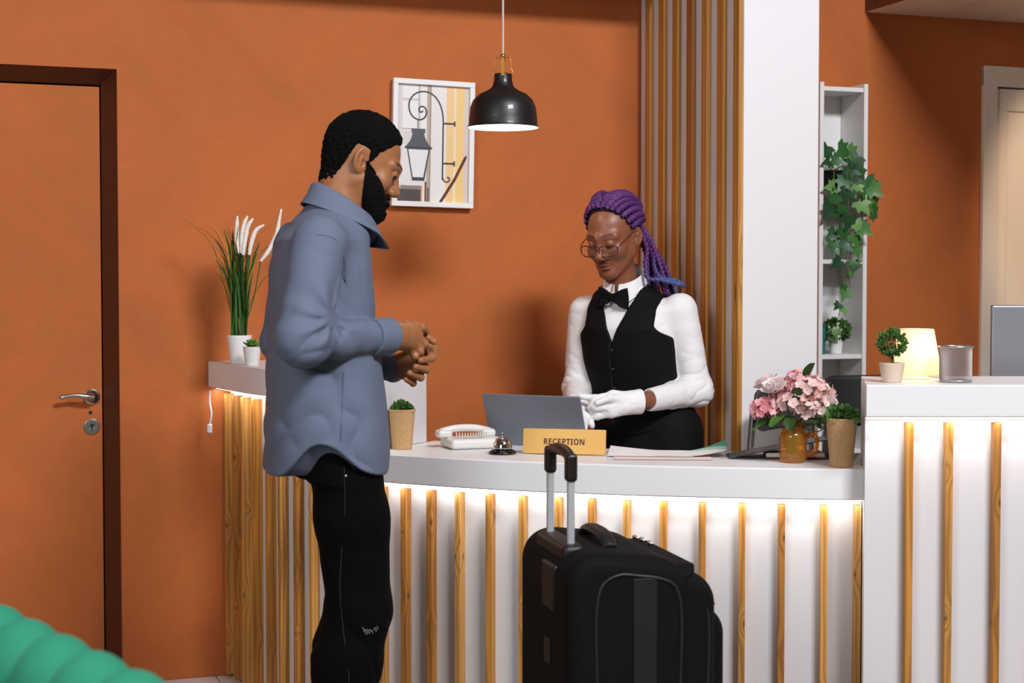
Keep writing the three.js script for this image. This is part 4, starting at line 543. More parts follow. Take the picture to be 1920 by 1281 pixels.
function loft(rows, p = 2.3) {                                     // rows: y, cx, half width, z back, z front
  return (x, y, z) => {
    let i = 0; while (i < rows.length - 2 && y > rows[i + 1][0]) i++;
    const A = rows[i], B = rows[i + 1], t = sstep(0, 1, clamp((y - A[0]) / (B[0] - A[0]), 0, 1)) * 0.5 + 0.5 * clamp((y - A[0]) / (B[0] - A[0]), 0, 1), L = (k) => A[k] + (B[k] - A[k]) * t;
    const cx = L(1), hw = L(2), cz = (L(3) + L(4)) / 2, hd = (L(4) - L(3)) / 2, q = Math.pow(Math.pow(Math.abs(x - cx) / hw, p) + Math.pow(Math.abs(z - cz) / hd, p), 1 / p);
    return Math.max((q - 1) * Math.min(hw, hd), rows[0][0] - y, y - rows[rows.length - 1][0]);
  };
}
function netMesh(f, lo, hi, h, colour) {                            // surface nets over a box, refined only near the surface
  const nx = Math.ceil((hi[0] - lo[0]) / h) + 1, ny = Math.ceil((hi[1] - lo[1]) / h) + 1, nz = Math.ceil((hi[2] - lo[2]) / h) + 1, F = new Float32Array(nx * ny * nz), B = 5, id = (i, j, k) => (k * ny + j) * nx + i;
  for (let k = 0; k < nz; k += B) for (let j = 0; j < ny; j += B) for (let i = 0; i < nx; i += B) {
    const c = f(lo[0] + (i + B / 2) * h, lo[1] + (j + B / 2) * h, lo[2] + (k + B / 2) * h), far = Math.abs(c) > B * h * 1.5 + 0.008;
    for (let c2 = k; c2 < Math.min(nz, k + B); c2++) for (let b = j; b < Math.min(ny, j + B); b++) for (let a = i; a < Math.min(nx, i + B); a++) F[id(a, b, c2)] = far ? c : f(lo[0] + a * h, lo[1] + b * h, lo[2] + c2 * h);
  }
  const V = new Int32Array(nx * ny * nz).fill(-1), pos = [], nor = [], col = [], uv = [], idx = [], E = [[0, 1], [0, 2], [0, 4], [1, 3], [1, 5], [2, 3], [2, 6], [3, 7], [4, 5], [4, 6], [5, 7], [6, 7]], v = new Float32Array(8);
  for (let k = 0; k < nz - 1; k++) for (let j = 0; j < ny - 1; j++) for (let i = 0; i < nx - 1; i++) {
    let m = 0; for (let c = 0; c < 8; c++) { v[c] = F[id(i + (c & 1), j + ((c >> 1) & 1), k + (c >> 2))]; if (v[c] < 0) m |= 1 << c; }
    if (!m || m === 255) continue;
    let sx = 0, sy = 0, sz = 0, n = 0;
    for (const [a, b] of E) if ((v[a] < 0) !== (v[b] < 0)) { const t = v[a] / (v[a] - v[b]); sx += (a & 1) + ((b & 1) - (a & 1)) * t; sy += ((a >> 1) & 1) + (((b >> 1) & 1) - ((a >> 1) & 1)) * t; sz += (a >> 2) + ((b >> 2) - (a >> 2)) * t; n++; }
    const X = lo[0] + (i + sx / n) * h, Y = lo[1] + (j + sy / n) * h, Z = lo[2] + (k + sz / n) * h; V[id(i, j, k)] = pos.length / 3; pos.push(X, Y, Z); uv.push(X + Z, Y);
    const e = h * 0.6, gx = f(X + e, Y, Z) - f(X - e, Y, Z), gy = f(X, Y + e, Z) - f(X, Y - e, Z), gz = f(X, Y, Z + e) - f(X, Y, Z - e), gl = Math.hypot(gx, gy, gz) || 1; nor.push(gx / gl, gy / gl, gz / gl);
    if (colour) col.push(...colour(X, Y, Z));
  }
  const quad = (a, b, c, d, flip) => { if (a < 0 || b < 0 || c < 0 || d < 0) return; flip ? idx.push(a, c, b, a, d, c) : idx.push(a, b, c, a, c, d); };
  for (let k = 1; k < nz - 1; k++) for (let j = 1; j < ny - 1; j++) for (let i = 1; i < nx - 1; i++) {
    const s = F[id(i, j, k)] < 0;
    if (s !== F[id(i + 1, j, k)] < 0) quad(V[id(i, j - 1, k - 1)], V[id(i, j, k - 1)], V[id(i, j, k)], V[id(i, j - 1, k)], !s);
    if (s !== F[id(i, j + 1, k)] < 0) quad(V[id(i - 1, j, k - 1)], V[id(i - 1, j, k)], V[id(i, j, k)], V[id(i, j, k - 1)], !s);
    if (s !== F[id(i, j, k + 1)] < 0) quad(V[id(i - 1, j - 1, k)], V[id(i, j - 1, k)], V[id(i, j, k)], V[id(i - 1, j, k)], !s);
  }
  const g = new THREE.BufferGeometry(); g.setAttribute('position', new THREE.Float32BufferAttribute(pos, 3)); g.setAttribute('normal', new THREE.Float32BufferAttribute(nor, 3)); g.setAttribute('uv', new THREE.Float32BufferAttribute(uv, 2)); if (colour) g.setAttribute('color', new THREE.Float32BufferAttribute(col, 3)); g.setIndex(idx); return g;
}
const ridge = (x, y, z) => { const n = 1 - Math.abs(noise(x, y, z)) * 2; return n * n * Math.sign(n); };
const lin = (hex) => { const c = new THREE.Color(hex); return [c.r, c.g, c.b]; };
const mixc = (a, b, t) => [a[0] + (b[0] - a[0]) * t, a[1] + (b[1] - a[1]) * t, a[2] + (b[2] - a[2]) * t];
// head: y up from eye level, z forward, metres
function headField(o) {
  const w = o.w, ns = o.nose, sf = o.soft ?? 1, ct = Math.cos(0.22), st = Math.sin(0.22);
  return (x, y, z) => {
    const a = Math.abs(x);
    let d = ellD(x, y - 0.028, z + 0.014, 0.0755, 0.089, 0.098);
    d = sminf(d, ellD(x, y + 0.032, z - 0.028, 0.061 * w, 0.078, 0.061), 0.03);
    d = sminf(d, capD(a, y, z, 0.050 * w, -0.052, 0.002, 0.018, -0.100, 0.064, 0.023, 0.017), 0.028);
    d = sminf(d, Math.hypot(x, y + 0.103, z - 0.073) - 0.0175, 0.022);
    d = sminf(d, Math.hypot(a - 0.045 * w, y + 0.030, z - 0.060) - 0.019, 0.026);
    d = sminf(d, capD(a, y, z, 0.008, 0.020, 0.0885, 0.047, 0.019, 0.068, 0.010 * sf, 0.0085 * sf), 0.016 / sf);
    d = smaxf(d, -(Math.hypot(a - 0.033, y - 0.001, z - 0.107) - 0.0195 * (0.55 + 0.45 * sf)), 0.013 / sf);
    d = sminf(d, Math.hypot(a - 0.0315, y + 0.001, z - 0.0775) - 0.0138, 0.004);
    d = sminf(d, capD(x, y, z, 0, 0.002, 0.088, 0, -0.036, 0.1060, 0.0075, 0.0125 * ns), 0.016);
    d = sminf(d, Math.hypot(a - 0.0130 * ns, y + 0.0415, z - 0.0965) - 0.0100 * ns, 0.009);
    d = smaxf(d, -(Math.hypot(a - 0.0068, y + 0.0515, z - 0.1035) - 0.0030), 0.003);
    d = sminf(d, ellD(x, y + 0.0668, z - 0.0885, 0.0240, 0.0066, 0.0115), 0.007);
    d = sminf(d, ellD(x, y + 0.0785, z - 0.0870, 0.0210, 0.0076, 0.0115), 0.007);
    d = smaxf(d, -ellD(x, y + 0.0728 - 5 * x * x, z - 0.1005, 0.0235, 0.0013, 0.0075), 0.0022);
    const ex = a - 0.0775 + (z + 0.010) * 0.42, ey0 = y + 0.008, ez0 = z + 0.012, ey = ey0 * ct - ez0 * st, ez = ey0 * st + ez0 * ct;
    let e = ellD(ex, ey, ez, 0.0095, 0.0325, 0.0195); e = smaxf(e, -ellD(ex - 0.0095, ey - 0.002, ez - 0.002, 0.0080, 0.0245, 0.0125), 0.0035); e = sminf(e, ellD(ex - 0.004, ey + 0.004, ez - 0.001, 0.0035, 0.016, 0.004), 0.004); e = smaxf(e, -ellD(ex - 0.006, ey + 0.003, ez - 0.008, 0.007, 0.007, 0.0045), 0.003);
    return sminf(d, e, 0.006);
  };
}
const headMatrix = (p, yaw, pitch, roll) => new THREE.Matrix4().compose(V3(...p), new THREE.Quaternion().setFromEuler(new THREE.Euler(pitch, yaw, roll, 'YXZ')), V3(1, 1, 1));
const inHead = (m, f) => { const e = m.clone().invert().elements; return (x, y, z) => f(e[0] * x + e[4] * y + e[8] * z + e[12], e[1] * x + e[5] * y + e[9] * z + e[13], e[2] * x + e[6] * y + e[10] * z + e[14]); };
// band folded around a neck; q = angle from the front
function collarBand(c, rx, rz, yTop, spread, width, gap, th = 0.0032) {
  const N = 60, rows = []; for (let i = 0; i <= N; i++) { const q = lerp(gap, Math.PI * 2 - gap, i / N), s = Math.sin(q), k = Math.cos(q), w = width(q), yt = yTop(q), out = spread(q); const P = (r, y) => [c[0] + (rx + r) * s, y, c[1] + (rz + r) * k]; rows.push([P(-th, yt - w * 0.9), P(-th * 0.4, yt), P(th * 0.6, yt + th), P(th * 2, yt), P(out * 0.55, yt - w * 0.5), P(out, yt - w), P(out - th, yt - w), P(out * 0.5 - th, yt - w * 0.5)]); }
  const pos = [], idx = [], m = 8; rows.forEach((r) => r.forEach((p) => pos.push(...p))); for (let i = 0; i < N; i++) for (let j = 0; j < m; j++) { const a = i * m + j, b = i * m + (j + 1) % m; idx.push(a, a + m, b, b, a + m, b + m); } for (const i of [0, N]) for (let j = 1; j < m - 1; j++) i ? idx.push(i * m, i * m + j, i * m + j + 1) : idx.push(0, j + 1, j);
  const g = new THREE.BufferGeometry(); g.setAttribute('position', new THREE.Float32BufferAttribute(pos, 3)); g.setAttribute('uv', new THREE.Float32BufferAttribute(new Array(pos.length / 3 * 2).fill(0), 2)); g.setIndex(idx); const q = g.toNonIndexed(); q.computeVertexNormals(); return mergeVertices(q.deleteAttribute('normal') && q, 1e-5), (() => { const r = mergeVertices(q, 1e-5); r.computeVertexNormals(); return r; })();
}
const onSurface = (f, p, dir) => { const q = [...p]; for (let i = 0; i < 40; i++) { const d = f(...q); q[0] -= dir[0] * d; q[1] -= dir[1] * d; q[2] -= dir[2] * d; if (Math.abs(d) < 1e-4) break; } return q; };
const seam = (f, pts, dir, r, lift = 0) => tube(pts.map((p) => { const q = onSurface(f, p, dir); return V3(q[0] + dir[0] * lift, q[1] + dir[1] * lift, q[2] + dir[2] * lift); }), r, 60, 6);
function mergeSkin(gs) { return mergeGeometries(gs.map((g) => { const o = g.toNonIndexed(); return o; })); }

// ------------------------------------------------------------------ guest in profile; local x to his left, z forward
{
  const P = thing('person', 'bearded person in a blue-grey shirt and black jeans standing with hands clasped', 'person', [-0.469, 0, -3.92], THREE.MathUtils.degToRad(110));
  const skinA = lin(0xa0673f), lip = lin(0x8a4a3c), hairC = lin(0x0e0b0a), HM = headMatrix([-0.002, 1.611, 0.098], -0.14, 0.43, 0), hf = headField({ w: 1.02, nose: 1.05 }), head = inHead(HM, hf);
  const neck = blend([cone([0, 1.60, 0.055], [0, 1.44, 0.015], 0.054, 0.062), cone([0, 1.52, 0.05], [0, 1.42, 0.03], 0.05, 0.06)], 0.03);
  const skinCol = inHead(HM, (x, y, z) => {
    const a = Math.abs(x), n = 1 + 0.10 * noise(x * 60, y * 60, z * 60); let c = [skinA[0] * n, skinA[1] * n, skinA[2] * n];
    if (z > 0.06) { const l = Math.max(1 - sstep(0.8, 1.05, Math.hypot(x / 0.0235, (y + 0.0668) / 0.0062)), 1 - sstep(0.8, 1.05, Math.hypot(x / 0.021, (y + 0.079) / 0.0075))); c = mixc(c, lip, l * 0.9); }
    if (z > 0.045) { const yc = 0.0245 + 0.004 * Math.sin(clamp((a - 0.012) / 0.04, 0, 1) * 3), b = (1 - sstep(0.0028, 0.0050, Math.abs(y - yc))) * sstep(0.010, 0.014, a) * (1 - sstep(0.046, 0.052, a)); c = mixc(c, hairC, b * 0.9); const ey = (1 - sstep(0.0020, 0.0034, Math.abs(y + 0.0045))) * (1 - sstep(0.011, 0.013, Math.abs(a - 0.032))); c = mixc(c, hairC, ey); }
    return c;
  });
  // hands: right hand laid over the curled fingers of the left
  const R = { w: [-0.11, 1.174, 0.151], M: [[-0.085, 1.197, 0.206], [-0.087, 1.177, 0.213], [-0.086, 1.156, 0.208], [-0.08, 1.141, 0.197]] };
  const rFing = [[[-0.085, 1.197, 0.206], [-0.078, 1.194, 0.230], [-0.066, 1.184, 0.246]], [[-0.087, 1.177, 0.213], [-0.082, 1.152, 0.236], [-0.056, 1.130, 0.248]], [[-0.086, 1.156, 0.208], [-0.087, 1.134, 0.222], [-0.064, 1.114, 0.230]], [[-0.08, 1.141, 0.197], [-0.087, 1.121, 0.209], [-0.066, 1.106, 0.218]], [[-0.085, 1.185, 0.165], [-0.050, 1.200, 0.195], [-0.030, 1.196, 0.224]]];
  const lFing = [[[-0.01, 1.150, 0.258], [-0.022, 1.136, 0.279], [-0.045, 1.117, 0.272]], [[-0.005, 1.128, 0.262], [-0.070, 1.115, 0.256], [-0.101, 1.112, 0.219]], [[-0.005, 1.095, 0.258], [-0.070, 1.087, 0.244], [-0.101, 1.096, 0.206]], [[0.0, 1.072, 0.245], [-0.064, 1.067, 0.230], [-0.092, 1.080, 0.193]], [[0.005, 1.058, 0.230], [-0.050, 1.052, 0.214], [-0.080, 1.064, 0.187]], [[-0.012, 1.15, 0.225], [-0.048, 1.168, 0.250], [-0.062, 1.157, 0.266]]];
  const fr = [[0.0105, 0.0095, 0.0078], [0.0108, 0.0098, 0.0080], [0.0105, 0.0094, 0.0078], [0.0095, 0.0085, 0.0070], [0.013, 0.0105, 0.0085]];
  const rPalm = R.M.map((m, i) => cone(R.w, m, 0.025, [0.0135, 0.0135, 0.013, 0.0125][i])), rHand = blend([blend(rPalm, 0.02), ...rFing.map((f, i) => blend(chain(f, fr[i]), 0.006))], 0.007);
  const lPalm = [cone([0.055, 1.090, 0.180], [-0.008, 1.130, 0.250], 0.024, 0.016), cone([0.055, 1.088, 0.18], [-0.002, 1.098, 0.245], 0.024, 0.016), cone([0.055, 1.086, 0.18], [0.004, 1.068, 0.228], 0.022, 0.015)], lHand = blend([blend(lPalm, 0.02), ...lFing.map((f, i) => blend(chain(f, i === 5 ? fr[4] : fr[Math.max(0, i - 1)]), 0.006))], 0.006);
  const fore = blend([cone([-0.24, 1.172, -0.115], [-0.11, 1.174, 0.151], 0.042, 0.030), cone([0.22, 1.15, -0.06], [0.055, 1.088, 0.18], 0.042, 0.026)], 0.005);
  const hands = (x, y, z) => sminf(sminf(rHand(x, y, z), lHand(x, y, z), 0.0015), fore(x, y, z), 0.012);
  const core = blend([loft([[0.80, 0, 0.11, -0.04, 0.06], [1.0, 0, 0.12, -0.07, 0.07], [1.2, 0, 0.155, -0.11, 0.085], [1.38, 0, 0.15, -0.10, 0.075], [1.46, 0, 0.08, -0.06, 0.06]]), cone([-0.16, 1.40, -0.045], [-0.235, 1.175, -0.115], 0.048, 0.040), cone([0.16, 1.40, -0.03], [0.22, 1.15, -0.06], 0.048, 0.040), cone([-0.08, 0.82, 0.03], [-0.09, 0.48, 0.055], 0.062, 0.052), cone([-0.09, 0.48, 0.055], [-0.095, 0.06, 0.0], 0.055, 0.038), cone([0.08, 0.82, 0.05], [0.095, 0.48, 0.10], 0.062, 0.052), cone([0.10, 0.48, 0.095], [0.105, 0.06, 0.06], 0.055, 0.038)], 0.02);
  const fullHead = (x, y, z) => sminf(head(x, y, z), neck(x, y, z), 0.02);
  const skin = phys(0xffffff, 0.48, { vertexColors: true });
  const flat = (x, y, z) => { const n = 1 + 0.08 * noise(x * 70, y * 70, z * 70); return [skinA[0] * n, skinA[1] * n, skinA[2] * n]; };
  const body = part('body', mergeSkin([netMesh(fullHead, [-0.11, 1.40, -0.05], [0.11, 1.75, 0.24], 0.0023, skinCol), netMesh(hands, [-0.165, 1.03, 0.05], [0.10, 1.23, 0.30], 0.0022, flat), netMesh(core, [-0.30, 0.0, -0.18], [0.30, 1.50, 0.20], 0.014, flat)]), skin, P);
  const eye = inHead(HM, (x, y, z) => 0);
  for (const s of [-1, 1]) { const c = V3(s * 0.032, -0.0035, 0.0789).applyMatrix4(HM); part('eye', ball(0.0128, c.x, c.y, c.z, 20), phys(0x2a1a12, 0.15), body); }
  // hair and beard
  const hair = inHead(HM, (x, y, z) => {
    const a = Math.abs(x), n = 0.0034 * noise(x * 105, y * 105, z * 105) + 0.0022 * noise(x * 230, y * 230, z * 230);
    const line = (yy) => (yy > 0.062 ? lerp(0.052, 0.094, sstep(0.062, 0.098, yy)) : yy > 0.03 ? lerp(0.026, 0.052, (yy - 0.03) / 0.032) : lerp(0.014, 0.026, clamp((yy + 0.03) / 0.06, 0, 1)));
    const zl = line(y) + 0.10 * Math.max(0, 0.045 - a) * sstep(0.05, 0.09, y), ym = z > 0.004 ? -0.030 : z > -0.036 ? lerp(0.026, -0.030, sstep(-0.002, 0.010, z)) : lerp(-0.108, 0.026, sstep(-0.058, -0.034, z));
    const region = Math.max(z - zl, ym - y), thin = sstep(-0.035, 0.004, region);
    const nape = capD(x, y, z, 0, -0.028, -0.0345, 0, -0.19, -0.004, 0.0585, 0.0655);
    return smaxf(sminf(ellD(x, y - 0.031, z + 0.012, 0.0845, 0.0965, 0.1040), nape, 0.03) + n + 0.0075 * thin, region, 0.008);
  });
  part('hair', netMesh(hair, [-0.12, 1.47, -0.07], [0.12, 1.75, 0.22], 0.0026), phys(0x070505, 0.95, { specularIntensity: 0.3 }), P, 'short black curly hair');
  const beard = inHead(HM, (x, y, z) => {
    const a = Math.abs(x), t = clamp((z - 0.010) / 0.078, 0, 1), yb = lerp(0.0, -0.058, Math.pow(t, 1.15)), thick = lerp(0.0025, 0.017, sstep(-0.02, -0.10, y)) * lerp(0.7, 1, sstep(0.0, 0.04, z)), n = 0.0022 * noise(x * 150, y * 150, z * 150) + 0.0014 * noise(x * 300, y * 300, z * 300);
    let region = Math.max(y - yb, -0.150 - y, 0.004 - z - 0.36 * (y + 0.02));
    const mous = Math.max(Math.abs(y + 0.0575) - 0.0048, a - 0.032, 0.07 - z); region = Math.min(region, mous);
    const mouth = Math.max(Math.abs(y + 0.0735) - 0.0105, a - 0.0225); region = Math.max(region, z > 0.06 ? -mouth : -1);
    const d = hf(x, y, z) - thick * (1 - 0.8 * sstep(-0.016, 0.002, region)) + n;
    return smaxf(d, region, 0.004);
  });
  part('beard', netMesh(beard, [-0.11, 1.42, 0.0], [0.11, 1.66, 0.26], 0.0024), phys(0x080605, 0.95, { specularIntensity: 0.3 }), P, 'full black beard');
  // shirt
  const torso = loft([[0.78, 0, 0.200, -0.156, 0.158], [0.95, 0, 0.196, -0.154, 0.152], [1.08, 0, 0.184, -0.148, 0.138], [1.21, 0, 0.178, -0.142, 0.118], [1.34, 0, 0.178, -0.137, 0.110], [1.41, 0, 0.165, -0.120, 0.106], [1.455, 0, 0.108, -0.084, 0.100], [1.49, 0, 0.070, -0.052, 0.094], [1.52, 0, 0.055, -0.022, 0.086]], 2.4);
  const yoke = blend([cone([-0.05, 1.436, 0.0], [-0.165, 1.405, -0.048], 0.042, 0.058), cone([0.05, 1.436, 0.0], [0.165, 1.405, -0.03], 0.044, 0.058)], 0.02);
  const sleeveR = (x, y, z) => {
    const s = capD(x, y, z, -0.170, 1.405, -0.052, -0.236, 1.172, -0.112, 0.066, 0.060), t = capD(x, y, z, -0.236, 1.172, -0.112, -0.128, 1.175, 0.118, 0.058, 0.040), el = Math.exp(-((y - 1.19) ** 2 + (z + 0.06) ** 2) / 0.010);
    const rad = Math.hypot(y - 1.222, z + 0.045), ang = Math.atan2(y - 1.222, z + 0.045), crease = 0.0062 * Math.exp(-((rad / 0.10) ** 2)) * sstep(0.012, 0.05, rad) * Math.cos(ang * 8 + 2.5 * noise(x * 9, y * 9, z * 9));
    return sminf(s, t, 0.03) + crease + (0.0012 + 0.0050 * el) * ridge(x * 6 + y * 7, y * 13 - z * 11, z * 9 + y * 5) + 0.0045 * noise(x * 8, y * 6 + z * 5, z * 8);
  };
  const sleeveL = (x, y, z) => sminf(capD(x, y, z, 0.170, 1.405, -0.03, 0.222, 1.15, -0.06, 0.066, 0.058), capD(x, y, z, 0.222, 1.15, -0.06, 0.048, 1.086, 0.188, 0.056, 0.038), 0.03) + 0.004 * ridge(x * 12, y * 18, z * 14);
  const shirtF = (x, y, z) => {
    const low = sstep(1.35, 0.95, y); let d = sminf(torso(x, y, z), yoke(x, y, z), 0.05);
    d += 0.0045 * noise(x * 7 + y * 3, y * 5, z * 8 + y * 3) + (0.0022 + 0.0055 * low) * ridge(x * 5 + y * 4, y * 4.5 - z * 5, z * 9 + y * 5);
    d = sminf(d, sleeveR(x, y, z), 0.010); d = sminf(d, sleeveL(x, y, z), 0.012);
    const hem = 0.832 + 0.082 * sstep(0.45, 0.95, Math.abs(x) / 0.185) * Math.exp(-(((z + 0.055) / 0.085) ** 2)) + 0.003 * noise(x * 14, 0, z * 14);
    d = smaxf(d, hem - y, 0.006);
    d = smaxf(d, -capD(x, y, z, 0, 1.66, 0.085, 0, 1.475, 0.052, 0.064, 0.060), 0.006);
    d = smaxf(d, capD(x, y, z, -0.108, 1.175, 0.188, -0.06, 1.175, 0.30, 0.052, 0.052) * -1, 0.004);
    return d;
  };
  const blue = phys(0x646e82, 0.8, { sheen: 0.15, sheenColor: new THREE.Color(0x9fa9b8), sheenRoughness: 0.6 });
  const shirt = part('shirt', netMesh(shirtF, [-0.33, 0.80, -0.20], [0.32, 1.58, 0.22], 0.0055), blue, P, 'blue-grey long sleeved shirt');
  part('collar', collarBand([0, 0.046], 0.066, 0.070, (q) => 1.508 - 0.046 * Math.cos(q), (q) => 0.037 + 0.010 * sstep(0.9, 0.2, Math.min(q, Math.PI * 2 - q)), (q) => 0.048 + 0.024 * sstep(0.9, 0.2, Math.min(q, Math.PI * 2 - q)), 0.20, 0.005), blue, shirt);
  const cuffF = (x, y, z) => { const ax = [-0.175, 1.174, 0.035], bx = [-0.119, 1.175, 0.137]; const d = capD(x, y, z, ...ax, ...bx, 0.0475, 0.0455), u = ((x - bx[0]) * 0.48 + (z - bx[2]) * 0.877); return smaxf(smaxf(d, Math.max(u, -0.066 - u), 0.005), -capD(x, y, z, -0.126, 1.175, 0.115, -0.09, 1.175, 0.20, 0.033, 0.033), 0.003); };
  part('cuff', netMesh(cuffF, [-0.24, 1.11, 0.03], [-0.05, 1.24, 0.20], 0.004), blue, shirt);
  const F = [1, 0, 0];
  part('button_placket', seam(shirtF, [[-0.004, 1.43, 0.25], [-0.004, 1.36, 0.25], [-0.004, 1.25, 0.25], [-0.004, 1.15, 0.25], [-0.004, 1.05, 0.25], [-0.004, 0.95, 0.25], [-0.004, 0.86, 0.25]], [0, 0, 1], 0.0022), std(0x48566c, 0.8), shirt);
  const side = [-0.985, 0, -0.17];
  part('side_seam', seam(shirtF, [1.09, 1.05, 1.0, 0.96, 0.925].map((y) => [-0.35, y, -0.028 - (1.09 - y) * 0.05]), side, 0.0018), std(0x56657d, 0.8), shirt);
  part('shoulder_seam', seam(shirtF, [[-0.30, 1.475, -0.09], [-0.30, 1.470, -0.06], [-0.30, 1.462, -0.03], [-0.3, 1.44, -0.005], [-0.3, 1.40, 0.01]], [-0.8, 0.6, 0], 0.0012), std(0x56657d, 0.8), shirt);
  for (const y of [1.37, 1.27, 1.17, 1.07, 0.97]) { const q = onSurface(shirtF, [-0.012, y, 0.25], [0, 0, 1]); part('button', ball(0.0048, q[0], q[1], q[2], 10), std(0x46546b, 0.4), shirt); }
  // jeans
  const fold = (x, y, z) => 0.0045 * ridge(x * 8, y * 9 + z * 8, z * 10) + 0.005 * noise(x * 7, y * 6, z * 7);
  const legR = blend(chain([[-0.070, 0.90, 0.03], [-0.082, 0.72, 0.045], [-0.092, 0.49, 0.062], [-0.094, 0.36, 0.028], [-0.096, 0.07, 0.012]], [0.088, 0.090, 0.080, 0.084, 0.078]), 0.03), legL = blend(chain([[0.070, 0.90, 0.045], [0.086, 0.72, 0.085], [0.094, 0.49, 0.105], [0.098, 0.36, 0.075], [0.10, 0.07, 0.055]], [0.088, 0.090, 0.082, 0.082, 0.078]), 0.03);
  const jeansF = (x, y, z) => { let d = sminf(legR(x, y, z), legL(x, y, z), 0.008); d = sminf(d, loft([[0.82, 0, 0.150, -0.085, 0.128], [0.90, 0, 0.152, -0.09, 0.118], [0.99, 0, 0.14, -0.085, 0.09]])(x, y, z), 0.03); return smaxf(d + fold(x, y, z) * sstep(0.95, 0.85, y) , 0.025 - y, 0.004); };
  const denim = phys(0x030303, 0.9, { specularIntensity: 0.25 });
  const jeans = part('jeans', netMesh(jeansF, [-0.24, 0.0, -0.16], [0.24, 1.02, 0.24], 0.0075), denim, P, 'black jeans with ripped knees');
  const dir = [-0.94, 0, 0.34];
  part('pocket_seam', seam(jeansF, [[-0.3, 0.90, 0.06], [-0.3, 0.86, 0.075], [-0.3, 0.83, 0.11]], dir, 0.0012), std(0x2a2a2e, 0.8), jeans);
  part('side_seam', seam(jeansF, [0.86, 0.76, 0.66, 0.56, 0.46, 0.36, 0.2].map((y) => [-0.3, y, 0.055]), dir, 0.0012), std(0x202023, 0.8), jeans);
  { const q = onSurface(jeansF, [-0.3, 0.838, 0.058], dir); part('rivet', ball(0.0045, ...q, 12), MW.steel, jeans); }
  for (let k = 0; k < 9; k++) { const z = 0.10 + k * 0.005, y = 0.462 - 0.006 * Math.sin(k * 0.4) + rr(-0.002, 0.002); part('frayed_thread', seam(jeansF, [[-0.25, y + 0.004, z], [-0.25, y, z + 0.004], [-0.25, y - 0.003 - rr(0, 0.008), z + 0.006]], [-0.8, 0, 0.6], 0.0009, 0.001), std(0x8d8a88, 0.9), jeans); }
  for (const [x, z] of [[-0.096, 0.03], [0.10, 0.075]]) { const s = part('shoe', netMesh((a, b, c) => smaxf(sminf(ellD(a - x, b - 0.045, c - z + 0.01, 0.045, 0.055, 0.075), ellD(a - x, b - 0.03, c - z - 0.10, 0.046, 0.036, 0.085), 0.04), 0.001 - b, 0.004), [x - 0.07, -0.01, z - 0.12], [x + 0.07, 0.12, z + 0.22], 0.007), std(0x151414, 0.5), P); part('sole', rbox(0.082, 0.016, 0.25, 0.008, x, 0.0085, z + 0.05), std(0x2a2826, 0.8), s); }
}
